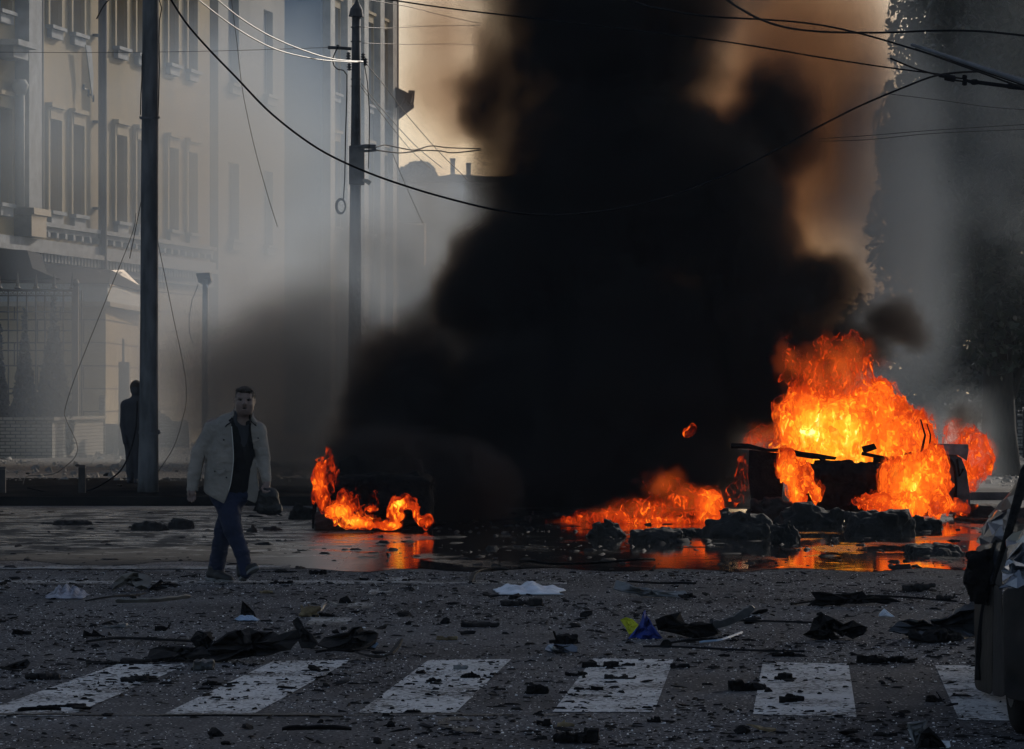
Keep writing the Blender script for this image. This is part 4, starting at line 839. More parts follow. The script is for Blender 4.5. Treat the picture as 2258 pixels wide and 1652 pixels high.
f = Field((m2(284,0)[0], Z2-.16, m2(0,866)[2]), (m2(316,0)[0], Z2+.16, m2(0,836)[2]), .012); f.ell(m2(300, 854, -.012), (.108, .12, .125)); f.ell(m2(300, 866, .07), (.10, .08, .10), cut=True); obj('hair', f.mesh('hair2'), M['hair'], p2, True)

# ---------------------------------------------------------------- fires
def firemat(name, cols, strength, al, nsc=2.5, fine=15, a0=0.35, a1=.5):
    m = bpy.data.materials.new(name); m.use_nodes = True; t = m.node_tree; t.nodes.clear(); L = t.links.new; N = t.nodes.new
    ge = N('ShaderNodeNewGeometry'); s = N('ShaderNodeVectorMath'); s.operation = 'MULTIPLY'; s.inputs[1].default_value = (1, 1, .62); L(ge.outputs['Position'], s.inputs[0])
    w1 = N('ShaderNodeTexNoise'); w1.inputs['Scale'].default_value = nsc*1.6; w1.inputs['Detail'].default_value = 3; L(s.outputs[0], w1.inputs['Vector'])
    ws = N('ShaderNodeVectorMath'); ws.operation = 'SUBTRACT'; ws.inputs[1].default_value = (.5, .5, .5); L(w1.outputs['Color'], ws.inputs[0])
    wm = N('ShaderNodeVectorMath'); wm.operation = 'SCALE'; wm.inputs['Scale'].default_value = .75; L(ws.outputs[0], wm.inputs[0])
    wa = N('ShaderNodeVectorMath'); wa.operation = 'ADD'; L(s.outputs[0], wa.inputs[0]); L(wm.outputs[0], wa.inputs[1])
    n1 = N('ShaderNodeTexNoise'); n1.noise_type = 'RIDGED_MULTIFRACTAL'; n1.inputs['Scale'].default_value = fine*.55; n1.inputs['Detail'].default_value = 4; n1.inputs['Roughness'].default_value = .55; n1.inputs['Distortion'].default_value = .5; L(wa.outputs[0], n1.inputs['Vector'])
    n1.normalize = True
    n2 = N('ShaderNodeTexNoise'); n2.inputs['Scale'].default_value = nsc; n2.inputs['Detail'].default_value = 4; L(wa.outputs[0], n2.inputs['Vector'])
    at = N('ShaderNodeAttribute'); at.attribute_name = 'burn'
    # value = heat*1.0 + ridged*.5 + soft*.5 - .5
    a1_ = N('ShaderNodeMath'); a1_.operation = 'MULTIPLY_ADD'; a1_.inputs[1].default_value = .75; L(n1.outputs['Fac'], a1_.inputs[0]); L(at.outputs['Fac'], a1_.inputs[2])
    a2_ = N('ShaderNodeMath'); a2_.operation = 'MULTIPLY_ADD'; a2_.inputs[1].default_value = .9; L(n2.outputs['Fac'], a2_.inputs[0]); L(a1_.outputs[0], a2_.inputs[2])
    a3_ = N('ShaderNodeMath'); a3_.operation = 'SUBTRACT'; a3_.inputs[1].default_value = .70; L(a2_.outputs[0], a3_.inputs[0])
    rp = N('ShaderNodeValToRGB'); rp.color_ramp.interpolation = 'EASE'
    while len(rp.color_ramp.elements) < len(cols): rp.color_ramp.elements.new(.5)
    for e, (p_, c) in zip(rp.color_ramp.elements, cols): e.position = p_; e.color = (*c, 1)
    L(a3_.outputs[0], rp.inputs[0])
    em = N('ShaderNodeEmission'); em.inputs['Strength'].default_value = strength; L(rp.outputs[0], em.inputs['Color'])
    tr = N('ShaderNodeBsdfTransparent'); mx = N('ShaderNodeMixShader'); out = N('ShaderNodeOutputMaterial')
    mr = N('ShaderNodeMapRange'); mr.inputs['From Min'].default_value = a0-.25; mr.inputs['From Max'].default_value = a1+.1; mr.inputs['To Max'].default_value = al; L(a3_.outputs[0], mr.inputs['Value'])
    L(mr.outputs[0], mx.inputs[0]); L(tr.outputs[0], mx.inputs[1]); L(em.outputs[0], mx.inputs[2]); L(mx.outputs[0], out.inputs['Surface'])
    m.cycles.emission_sampling = 'NONE' if al < .75 else 'AUTO'
    return m
S_ = 1.2
FC = [(.0, (.10, .004, .001)), (.25, (.45, .03, .003)), (.45, (.95, .13, .008)), (.62, (1.15, .36, .015)), (.82, (1.25, .72, .06)), (1.0, (1.3, 1.05, .32))]
M['fire_in'] = firemat('flame_core', FC, S_, 1.0, a0=.2, a1=.32)
M['fire_out'] = firemat('flame_fringe', FC, S_, .7, a0=.36, a1=.52)
GLOW = []
def fire(label, ells, Zc, h, seed, vs=.35, base=0.0, group='fires on the street', amp=1.0):
    """ells: (x,y,rx,ry,dz,rz,heat)"""
    k = Zc/F; los = [9e9]*3; his = [-9e9]*3; E_ = []
    for (x, y, rx, ry, dz, rz, ht) in ells:
        c = P(x, y, Zc+dz); r_ = (rx*k, rz, ry*k); E_.append((c, r_, ht))
        for i in range(3): los[i] = min(los[i], c[i]-r_[i]*1.25-.1); his[i] = max(his[i], c[i]+r_[i]*1.25+.1)
    los[2] = max(los[2], base-.03)
    t = thing('fire', label, 'fire', (sum(e[0][0] for e in E_)/len(E_), Zc, base), group)
    if max(e[2] for e in ells) > 30: GLOW.append((t, [(c, tuple(q*1.18 for q in r_), .5+ht) for c, r_, ht in E_]))
    for part, off, sd_ in (('flame_fringe', 0.0, 0), ('flame_core', .09, 3)):
        f = Field(los, his, h); s = max(r_[2] for _, r_, _ in E_)
        for c, r_, ht in E_: f.ell(c, r_, k=.06+.02*s)
        sh = tuple(f.n); sc_ = 1/h
        a_ = amp*min(1.15, .3+s*1.1)
        n = .085*fbm(sh, (.18*sc_, .18*sc_, .34*sc_), seed+sd_, 3, .6)+.10*np.abs(gnoise(sh, (.12*sc_, .12*sc_, .30*sc_), seed+5+sd_))-.045
        f.d += a_*(n+.052*fbm(sh, (.06*sc_, .06*sc_, .13*sc_), seed+9, 3))+off*min(1, s*1.6)*.5
        me = f.mesh(part)
        if not len(me.vertices): continue
        V = np.zeros(len(me.vertices)*3, np.float32); me.vertices.foreach_get('co', V); V = V.reshape(-1, 3); ht_ = np.zeros(len(V)); ws = np.full(len(V), 1e-6)
        for c, r_, ht in E_:
            q = np.exp(-2.2*(((V[:, 0]-c[0])/r_[0])**2+((V[:, 1]-c[1])/(r_[1]*2))**2+((V[:, 2]-c[2])/r_[2])**2)); ht_ += q*ht; ws += q
        ht_ = ht_/ws*np.clip(.72+ws*.5, 0, 1.05)
        at = me.attributes.new('burn', 'FLOAT', 'POINT'); at.data.foreach_set('value', (ht_-(.10 if off == 0 else -.02)).astype(np.float32))
        obj(part, me, M['fire_in'] if off else M['fire_out'], t, True)
    return t
# heat: .1 dark red ... .5 orange ... .85 yellow
fire('largest fire, tall yellow and orange flames roaring over the black car shell',
     [(1840,960,105,90,0,.8,.88), (1780,935,60,85,0,.5,.8), (1900,930,90,95,.2,.6,.66), (1960,985,80,70,0,.6,.6), (2010,960,55,60,.1,.5,.45), (1870,1010,150,38,-.2,.6,.8), (2030,1020,60,50,-.1,.5,.6),
      (1935,890,50,45,.2,.4,.42), (1800,850,55,75,.3,.45,.16), (1860,820,70,75,.3,.5,.20), (1880,775,38,40,.3,.3,.10), (1750,800,30,50,.3,.3,.08), (1820,780,28,35,.3,.25,.10), (1735,905,25,32,.1,.2,.45)], 52.4, .026, 11)
fire('bright flames pouring down through the right side of the black car shell',
     [(2020,1065,42,60,0,.35,.75), (1985,1050,40,50,0,.3,.7), (2055,1050,35,70,0,.3,.55), (2000,1115,55,26,-.3,.35,.72), (2070,1115,30,22,-.2,.3,.5), (1950,1105,30,14,-.4,.2,.6), (2110,1120,26,12,-.3,.2,.4), (1975,1085,25,35,-.1,.2,.72), (1905,1106,18,5,-.4,.12,.5)], 50.4, .02, 23)
fire('narrow flames burning in the left front corner of the black car shell',
     [(1738,1035,24,32,0,.25,.8), (1752,1075,14,38,0,.2,.7), (1728,1010,16,20,0,.2,.5), (1775,1050,18,28,.1,.2,.55), (1800,1085,12,20,.1,.15,.6)], 50.6, .018, 31)
fire('low red flames behind the upper left bar of the black car shell', [(1690,962,38,24,0,.3,.2), (1660,972,26,16,0,.25,.22), (1715,945,12,20,0,.2,.15)], 53.2, .02, 37)
fire('orange flames swelling out past the right door of the black car shell', [(2140,1010,40,55,0,.5,.42), (2118,965,38,30,0,.4,.25), (2160,1000,30,45,0,.4,.4), (2130,1050,26,32,0,.35,.55), (2100,945,20,22,.1,.25,.2)], 54.2, .022, 41)
fire('wide low red fire beside the boulders left of the black car shell', [(1562,1112,32,36,0,.35,.58), (1505,1105,55,36,0,.4,.22), (1425,1125,70,24,0,.4,.24), (1345,1138,60,14,0,.4,.26), (1270,1148,42,7,0,.3,.26), (1574,1144,30,10,-.3,.25,.62), (1460,1148,80,8,-.3,.3,.38), (1470,1070,50,28,.2,.4,.04)], 49.2, .024, 47)
fire('thin reddish flames between the wide fire and the car shell door', [(1640,1050,14,36,0,.25,.2), (1625,1085,18,22,0,.25,.18)], 53, .02, 51)
fire('small lick of red flame alone high in the smoke', [(1516,954,11,10,0,.15,.22), (1528,944,7,9,0,.1,.15)], 52.6, .012, 53, amp=.3)
fire('tall narrow flame rising at the left end of the low burning wreck', [(707,1068,10,38,0,.15,.5), (701,1058,8,26,0,.12,.55), (733,1052,10,20,0,.14,.3), (729,1024,6,18,0,.1,.25), (714,1105,9,20,0,.14,.4)], 46.2, .014, 61)
fire('bright yellow flames curling along the water by the concrete block', [(752,1128,28,20,0,.24,.68), (778,1150,28,11,-.1,.2,.74), (762,1104,16,20,.1,.2,.35), (808,1155,20,8,-.1,.15,.7), (786,1108,9,20,.1,.15,.28), (812,1122,10,5,0,.12,.35)], 45.6, .014, 67)
fire('arched orange flames over the wheel of the low burning wreck', [(892,1116,20,10,.1,.18,.42), (868,1126,8,15,0,.12,.5), (916,1130,9,18,0,.14,.38), (932,1150,11,10,0,.12,.42), (860,1158,16,5,-.1,.12,.62), (888,1138,8,7,0,.1,.55), (946,1152,5,8,0,.08,.4), (900,1106,14,9,.1,.12,.25)], 46.0, .014, 71)
fire('faint reddish flame puff in the smoke above the low wreck', [(824,1098,9,14,0,.12,.14), (826,1112,8,8,0,.1,.2)], 46.6, .013, 73)

# ---------------------------------------------------------------- burning cars
Zc = 51.2
def pc(x, y, dz=0): return P(x, y, Zc+dz)
car = thing('burning_car', 'black burnt out car shell engulfed by the largest flames among rubble', 'car', (pc(1890,0)[0], Zc, 0))
kc = Zc/F
f = Field((pc(1725,0)[0], Zc-.8, -.02), (pc(2050,0)[0], Zc+1.2, pc(0,985)[2]), .03)
f.cap(pc(1790,1045,-.3), pc(1985,1050,-.3), .16, .15, k=.08); f.cap(pc(1800,1075,-.2), pc(1950,1075,-.2), .17, .13, k=.1); f.cap(pc(1790,1105,-.1), pc(1930,1105,-.1), .18, .16, k=.1)
f.cap(pc(1810,1028,.2), pc(1960,1030,.2), .08, .07, k=.08); f.cap(pc(1765,1060,-.2), pc(1772,1110,-.2), .06, .09, k=.05); f.cap(pc(1990,1040,.1), pc(2005,1055,.1), .07, .05, k=.05)
f.noise(.06, .16, 5, 4)
obj('front_body', f.mesh('front'), M['char'], car)
def plate(mb, pts, d=(0, .03, 0)): return mb.prism([Vector(p) for p in pts], d)
mb = MB(); plate(mb, [pc(1652,992), pc(1722,1000), pc(1730,1040), pc(1722,1115), pc(1660,1118), pc(1655,1090), pc(1650,1050)][::-1], (0, .06, 0)); ld = obj('door', mb, M['char'], car); ld['label'] = 'blackened left door hanging open'
mb = MB(); mb.tube([pc(1612,983,-.1), pc(1650,984,-.1), pc(1690,993,-.1), pc(1735,993,-.1), pc(1770,1000,-.1)], [.05, .05, .03, .04, .03], 6, flat=.8); obj('roof_bar', mb, M['char'], car)
mb = MB(); plate(mb, [pc(1735,992,0), pc(1800,1000,0), pc(1845,1008,0), pc(1842,1014,0), pc(1790,1012,0), pc(1738,1004,0)][::-1], (0, .05, 0)); plate(mb, [pc(1925,1010), pc(1985,1006), pc(2012,1014), pc(2010,1022), pc(1930,1020)][::-1], (0, .05, 0))
plate(mb, [pc(1900,985), pc(1928,978), pc(1934,990), pc(1905,1000)][::-1], (0, .04, 0)); obj('roof_remnant', mb, M['char'], car)
for pts in ([(1945,1020),(1950,1060),(1948,1118)], [(1975,1070),(1985,1118)], [(1962,1075),(1965,1105),(2000,1110)], [(2056,1000),(2060,1040),(2062,1105)], [(2012,1012),(2030,1060),(2028,1080)], [(1755,1010),(1762,1060),(1758,1110)], [(1930,1010),(1926,1030),(1960,1045),(2005,1050)], [(1800,1003),(1835,1030),(1838,1050)], [(1990,1085),(2020,1092),(2024,1128)], [(2035,1055),(2048,1090),(2044,1130)], [(1900,1000),(1960,1012),(2010,1000)]):
    mb = MB(); mb.tube([pc(x, y, -.1) for x, y in pts], .028, 6); obj('frame_bar', mb, M['char'], car)
# right door, grey with light edge
mb = MB(); plate(mb, [pc(2060,985), pc(2098,998), pc(2120,1010), pc(2132,1040), pc(2138,1085), pc(2141,1130), pc(2098,1135), pc(2072,1128), pc(2068,1060), pc(2056,1020)][::-1], (0, .06, 0)); rd = obj('door', mb, M['dullmetal'], car); rd['label'] = 'scorched grey right door'
mb = MB(); plate(mb, [pc(2058,978,-.06), pc(2135,980,-.06), pc(2136,992,-.06), pc(2132,1016,-.06), pc(2112,1004,-.06), pc(2088,1002,-.06), pc(2066,992,-.06)][::-1], (0, .05, 0)); obj('bent_panel', mb, M['greyplastic'], rd)
mb = MB(); mb.tube(spline([pc(2072,1040,-.08), pc(2082,1012,-.08), pc(2100,1020,-.08), pc(2108,1060,-.08), pc(2106,1100,-.08)]), .02, 6); mb.tube([pc(2110,1012,-.08), pc(2116,1050,-.08), pc(2124,1034,-.08)], .015, 6); obj('door_frame', mb, M['char'], rd)
mb = MB(); mb.tube([pc(2030,1006,.1), pc(2040,960,.1), pc(2030,925,.1)], .022, 6, r2=.01); mb.tube([pc(2048,1000,.1), pc(2052,960,.1), pc(2044,935,.1)], .016, 6, r2=.008); obj('window_pillar', mb, M['char'], car)
for x, y, rr in ((2040,1100,30), (1700,1100,26)):
    mb = MB(); c = pc(x, y, .1); R = rr*kc; mb.tube([(c[0]-.1, c[1], R+.02), (c[0]+.1, c[1], R+.02)], R, 22); w_ = obj('wheel', mb, M['rubber'], car, False); bevel(w_, .03)
    mb = MB(); mb.tube([(c[0]-.108, c[1], R+.02), (c[0]+.108, c[1], R+.02)], R*.6, 16); obj('rim', mb, M['char2'], w_)
# left wreck
Zw = 47.2
def pw(x, y, dz=0): return P(x, y, Zw+dz)
cw = thing('burning_car', 'low burnt car wreck nearly swallowed by black smoke, flames at its wheels', 'car', (pw(830,0)[0], Zw, 0))
f = Field((pw(675,0)[0], Zw-.1, .03), (pw(975,0)[0], Zw+3.9, 1.25), .035)
f.boxp((pw(825,0)[0], Zw+1.9, .42), (.70, 1.85, .22), .12, k=.06); f.boxp((pw(828,0)[0], Zw+2.3, .66), (.52, .7, .16), .1, k=.12); f.boxp((pw(825,0)[0], Zw+.25, .28), (.66, .2, .14), .06, k=.05)
for sx in (-1, 1):
    for yy in (.75, 3.0): f.ell((pw(825,0)[0]+sx*.72, Zw+yy, .26), (.2, .36, .36), k=.03, cut=True)

f.noise(.06, .2, 9, 4); obj('body', f.mesh('bodyw'), M['char'], cw)
for sx in (-1, 1):
    for yy in (.75, 3.0):
        cx = pw(825,0)[0]+sx*.62; mb = MB(); mb.tube([(cx-.09, Zw+yy, .27), (cx+.09, Zw+yy, .27)], .27, 20); w_ = bevel(obj('wheel', mb, M['rubber'], cw), .03)
        mb = MB(); mb.tube([(cx-.098, Zw+yy, .27), (cx+.098, Zw+yy, .27)], .16, 14); obj('rim', mb, M['char2'], w_)
mb = MB(); a = pw(690,1035); b = pw(700,1165)
mb.tube([pw(848,1118,-.05), pw(872,1120,-.05), pw(882,1124,-.05)], .03, 6); obj('bumper_bar', mb, M['char'], cw)
mb = MB(); mb.tube([pw(692,1168,-.05), pw(694,1100,-.05), pw(700,1032,-.05)], .03, 6, r2=.02); obj('door_pillar', mb, M['char'], cw)

# ---------------------------------------------------------------- foreground wreck, right
M['cardark'] = mat('dark_car_paint', (.006, .0055, .0055), .6, col2=(.022, .018, .016), nscale=5, bump=.4, bscale=9, spec=.15)
M['carblue'] = mat('grey_blue_car_paint', (.05, .06, .085), .3, metal=.5, col2=(.015, .018, .024), nscale=4, bump=.2, bscale=9, coat=.5)
fw = thing('wrecked_car', 'crushed silver and black car wreck in the near corner with torn metal and flat tyre', 'car', (3.35, 21, 0))
def pf(x, y, Z=19.6): return P(x, y, Z)
def crumple(mb, poly, n, amp, seed, th=.02):
    """poly: quad of 3d corners (a,b,c,d); faceted crushed sheet"""
    rs = np.random.RandomState(seed); a, b, c, d = [np.array(p, float) for p in poly]; V = []; nx, ny = n
    for j in range(ny+1):
        for i in range(nx+1):
            u, v = i/nx, j/ny; p = (a*(1-u)+b*u)*(1-v)+(d*(1-u)+c*u)*v; V.append(p+rs.uniform(-1, 1, 3)*amp*(0.35 if (i in (0, nx) or j in (0, ny)) else 1)*np.array([.45, 1, .45]))
    Fc = []
    for j in range(ny):
        for i in range(nx):
            q = [j*(nx+1)+i, j*(nx+1)+i+1, (j+1)*(nx+1)+i+1, (j+1)*(nx+1)+i]
            if (i+j+seed) % 2: Fc += [(q[0], q[1], q[2]), (q[0], q[2], q[3])]
            else: Fc += [(q[0], q[1], q[3]), (q[1], q[2], q[3])]
    return mb.add([tuple(v) for v in V], Fc)
def sheetobj(name, quads, mt, parent, th=.012, sub=1):
    mb = MB()
    for q in quads: crumple(mb, *q)
    o = obj(name, mb, mt, parent)
    s = o.modifiers.new('s', 'SOLIDIFY'); s.thickness = th
    if sub: o.modifiers.new('ss', 'SUBSURF').levels = sub; o.modifiers['ss'].render_levels = sub
    if sub > 1: o.data.polygons.foreach_set('use_smooth', [True]*len(o.data.polygons))
    return o
# near left flank receding from camera, at x=2.35..2.42
def fl(y_, z): return (2.37, y_, z)
# rear quarter and door sheets facing the street; measured from the picture edge
A1, A2, A3, A4 = pf(2147,1518,21.2), pf(2186,1535,20.4), pf(2190,1288,20.4), pf(2147,1300,21.2)
B3, B4 = pf(2225,1190,20.2), pf(2148,1200,21.3); C3, C4 = pf(2234,1120,20.4), pf(2184,1133,21.4); D3, D4 = pf(2285,1020,20.8), pf(2246,1066,21.5)
sheetobj('front_wing', [((A1, A2, A3, A4), (3, 8), .02, 1)], M['cardark'], fw, sub=2)
sheetobj('crushed_wing', [((A4, A3, B3, B4), (4, 5), .05, 2)], M['carblue'], fw, sub=1)
sheetobj('crushed_bonnet', [((B4, B3, C3, C4), (6, 6), .085, 4), ((C4, C3, D3, D4), (4, 6), .04, 5)], M['carblue'], fw, sub=0)
K1, K2, K3, K4 = pf(2214,1538,18.25), pf(2345,1560,18.1), pf(2345,1290,18.1), pf(2207,1296,18.5)
sheetobj('door', [((K1, K2, K3, K4), (5, 9), .022, 9)], M['cardark'], fw, sub=2)
L3, L4 = pf(2345,1100,18.6), pf(2222,1185,19.2)
sheetobj('torn_panel', [((K4, K3, L3, L4), (8, 12), .075, 7)], M['silver'], fw, sub=0)
sheetobj('rear_door', [((A2, K1, K4, A3), (4, 8), .02, 3)], M['char2'], fw, sub=2)
sheetobj('inner_panel', [((A3, K4, L4, B3), (3, 5), .03, 8)], M['char2'], fw, sub=1)
sheetobj('side_panel', [((K2, pf(2620,1560,18.1), pf(2620,1120,18.6), L3), (8, 14), .04, 10)], M['cardark'], fw, sub=1)
f = Field((pf(2125,0,20.6)[0], 20.2, pf(0,1335,20.6)[2]), (pf(2232,0,20.6)[0], 21.1, pf(0,1170,20.6)[2]), .012)
for a, b, r1, r2 in (((2150,1280),(2175,1300),.07,.075), ((2150,1240),(2180,1265),.05,.08), ((2180,1225),(2205,1205),.045,.03), ((2205,1205),(2222,1192),.025,.03), ((2160,1260),(2165,1315),.07,.05), ((2142,1300),(2150,1318),.03,.02)): f.cap(pf(*a,20.6), pf(*b,20.6), r1, r2, k=.03)
f.noise(.03, .05, 3, 4); obj('burnt_bumper', f.mesh('bb'), M['char'], fw)
mb = MB(); mb.tube([pf(2196,1290,20.2), pf(2228,1160,20.2), pf(2262,1040,20.5), pf(2300,980,20.6)], [.03, .022, .03, .03], 8); obj('windscreen_pillar', mb, M['char'], fw)
# dark engine bay / interior hull behind the sheets
f = Field((2.42, 19.35, .12), (4.35, 23.6, 1.5), .04)
f.boxp((3.38, 21.35, .55), (.75, 1.95, .32), .12, k=.05); f.boxp((3.4, 21.9, 1.05), (.62, 1.15, .34), .22, k=.15)
for sx in (-1, 1): f.boxp((3.4+sx*.66, 21.9, 1.12), (.12, .8, .17), .03, k=.02, cut=True)
for sx in (-1, 1):
    for yy in (20.0, 22.7): f.ell((3.35+sx*.8, yy, .32), (.22, .4, .4), k=.03, cut=True)
f.noise(.04, .25, 8, 3)
TH = math.radians(-5.5); PV = Vector((2.55, 19.3, 0)); RM = Matrix.Translation(PV+Vector((.1, 0, 0))) @ Matrix.Rotation(TH, 4, 'Z') @ Matrix.Translation(-PV)
hm_ = f.mesh('hull'); hm_.transform(RM); obj('hull', hm_, M['char'], fw)
sheetobj('roof_sheet', [([(2.9,20.9,1.44), (3.95,20.9,1.44), (3.95,23.0,1.42), (2.9,23.0,1.42)], (5, 7), .05, 12)], M['silver'], fw).data.transform(RM)
sheetobj('door', [([(4.2,23,.35), (4.2,20.3,.35), (4.16,20.3,.95), (4.16,23,.95)], (8, 4), .05, 13)], M['silver'], fw).data.transform(RM)
for cx, yy in ((2.51, 18.66), (4.08, 19.9), (2.75, 22.9), (4.05, 22.9)):
    R = .31; mb = MB(); cx, yy = (RM @ Vector((cx, yy, 0)))[:2]
    for k in range(1): mb.tube([(cx-.11, yy, R), (cx-.09, yy, R), (cx+.09, yy, R), (cx+.11, yy, R)], [R*.9, R, R, R*.9], 28)
    w_ = obj('wheel', mb, M['rubber'], fw, True); mb = MB(); mb.tube([(cx-.118, yy, R), (cx+.118, yy, R)], R*.6, 20); obj('rim', mb, M['dullmetal'], w_)
mb = MB(); mb.tube(spline([pf(2157,1500,20.9), pf(2160,1420,20.9), pf(2170,1340,20.8), pf(2180,1300,20.6)]), .02, 6); obj('seal_strip', mb, M['cable'], fw)
# ---------------------------------------------------------------- boulders and rubble
def lump(name, x0, x1, y0, y1, label, cat, seed, mt='rock', depth=None, rough=.6, h=None, box=False):
    Z = ZG(y1)+.1; k = Z/F; wd = (x1-x0)*k; ht = (y1-y0)*k; dp = depth or wd*.7; h = h or max(.012, wd/38)
    cx = P((x0+x1)/2, 0, Z)[0]; cyy = Z+dp/2; rs = random.Random(seed)
    f = Field((cx-wd*.65, cyy-dp*.7, -.04), (cx+wd*.65, cyy+dp*.7, ht*1.3), h)
    rr = np.random.RandomState(seed+40)
    if box: f.boxp((cx, cyy, ht*.45), (wd*.47, dp*.45, ht*.5), .03, k=.03)
    else:
        f.ell((cx, cyy, 0), (wd*.46, dp*.48, ht*.66), k=.02)
        for i in range(8): a = rs.uniform(-.36, .36); f.boxp((cx+a*wd, cyy+rs.uniform(-.25, .1)*dp, ht*rs.uniform(.1, .62-abs(a))), (wd*rs.uniform(.05, .13), dp*.2, ht*rs.uniform(.15, .36)), .005, k=.01)
    gx = [f.lo[q]+f.h*np.arange(f.n[q]) for q in range(3)]
    for i in range(5 if box else 11):
        nn = rr.normal(size=3); nn[2] = abs(nn[2])*.8; nn /= np.linalg.norm(nn); ext = abs(nn[0])*wd*.46+abs(nn[1])*dp*.46+abs(nn[2])*ht*.9
        pl_ = nn[0]*(gx[0][:, None, None]-cx)+nn[1]*(gx[1][None, :, None]-cyy)+nn[2]*gx[2][None, None, :]-ext*rr.uniform(.62, .9); f.d = np.maximum(f.d, pl_.astype(np.float32))
    f.noise(rough*min(wd, ht)*.22, max(.03, min(wd, ht)*.4), seed, 4)
    o = obj(name, f.mesh(name), M[mt]); return tag(o, label, cat)
lump('boulder', 280, 370, 1142, 1172, 'rounded dark rubble lump in the wet road, farthest left of the big ones', 'rubble', 1)
lump('boulder', 364, 432, 1133, 1168, 'flat stepped dark rubble lump just left of the walking man\'s leg', 'rubble', 2)
lump('boulder', 108, 205, 1143, 1160, 'low pale brown slab fragment in the wet road near the verge', 'rubble', 3, 'char2')
lump('boulder', 632, 692, 1103, 1147, 'pointed dark rubble mound behind the concrete block', 'rubble', 4)
lump('boulder', 540, 567, 1155, 1175, 'small knobbly dark stone right of the walking man\'s knee', 'rubble', 5)
lump('boulder', 574, 622, 1159, 1172, 'small flat dark slab right of the walking man', 'rubble', 6)
lump('boulder', 478, 500, 1150, 1172, 'small dark stone seen between the walking man\'s legs and the lumps', 'rubble', 61)
lump('concrete_block', 690, 773, 1128, 1172, 'dark broken concrete block in front of the left flames', 'block', 7, box=True, depth=.5, rough=.18)
lump('boulder', 1297, 1386, 1135, 1186, 'peaked black boulder in the water left of the long flat one', 'rubble', 8)
lump('boulder', 1383, 1522, 1150, 1197, 'long flat black boulder standing in the reflecting water', 'rubble', 9)
lump('rubble_mound', 1540, 1730, 1112, 1188, 'long low black rubble ridge before the burning car shell', 'rubble', 10, depth=.8)
lump('boulder', 1703, 1772, 1140, 1200, 'upright black boulder standing nearest the water reflections', 'rubble', 11)
lump('rubble_mound', 1700, 1880, 1095, 1165, 'black rubble heap under the nose of the burning car shell', 'rubble', 12, depth=.9)
lump('boulder', 1852, 2042, 1103, 1184, 'biggest black boulder, sloping down to the right before the fire', 'rubble', 13, depth=.8)
lump('rubble_mound', 2095, 2290, 1098, 1142, 'smooth dark earth mound right of the burning car shell', 'rubble', 14, depth=.7, rough=.3)
lump('rubble_mound', 2010, 2140, 1195, 1228, 'grey gravelly mud heap rising from the water beside the wreck', 'rubble', 15, 'rock', depth=1.2, rough=.5)

for i_, (a, b, c, d, lb) in enumerate(((1560,1642,1150,1180,'small black rubble lump before the low ridge at the door side of the fire'), (1640,1765,1088,1148,'black rubble rising behind the low ridge under the hanging door'), (1752,1852,1108,1162,'black rubble clod between the upright boulder and the biggest one'), (2000,2080,1132,1168,'low black clod at the right foot of the biggest boulder'), (1480,1560,1160,1182,'small black clod between the long flat boulder and the ridge'))):
    lump('rubble_mound', a, b, c, d, lb, 'rubble', 80+i_, rough=.8)
# ---------------------------------------------------------------- torn car parts and litter
def bent(name, pts, wpx, mt, label, cat, th=.012, lift=0.0, thick_px=None, tiltz=.25, seed=0):
    """a bent strip following ground points (x,y[,h]) in the picture"""
    rs = random.Random(seed); vs = []; cc = []
    for p in pts:
        x, y = p[0], p[1]; hh = p[2] if len(p) > 2 else 0; g = G(x, y) if hh < .1 else P(x, y, ZG(pts[0][1])+.05); cc.append(Vector((g[0], g[1], hh+lift if hh < .1 else g[2])))
    mb = MB(); cc = spline(cc, 4); n = len(cc); V = []
    wid = wpx*cc[0].y/F
    for i, c in enumerate(cc):
        t = (cc[min(i+1, n-1)]-cc[max(i-1, 0)]).normalized(); s = t.cross(Vector((0, 0, 1))); s = s.normalized() if s.length > .05 else Vector((0, 1, 0)); u = s.cross(t).normalized(); q = (s*math.cos(tiltz)+u*math.sin(tiltz)).normalized()
        ww = wid*(.75+.5*rs.random())*(1 if 0 < i < n-1 else .6); V += [c+q*ww*.5+Vector((0, 0, .01+abs(q.z)*ww*.5)), c-q*ww*.5+Vector((0, 0, .01+abs(q.z)*ww*.5))]
    mb.add(V, [(2*i, 2*i+1, 2*i+3, 2*i+2) for i in range(n-1)]); o = obj(name, mb, mt)
    o.modifiers.new('s', 'SOLIDIFY').thickness = th; return tag(o, label, cat)
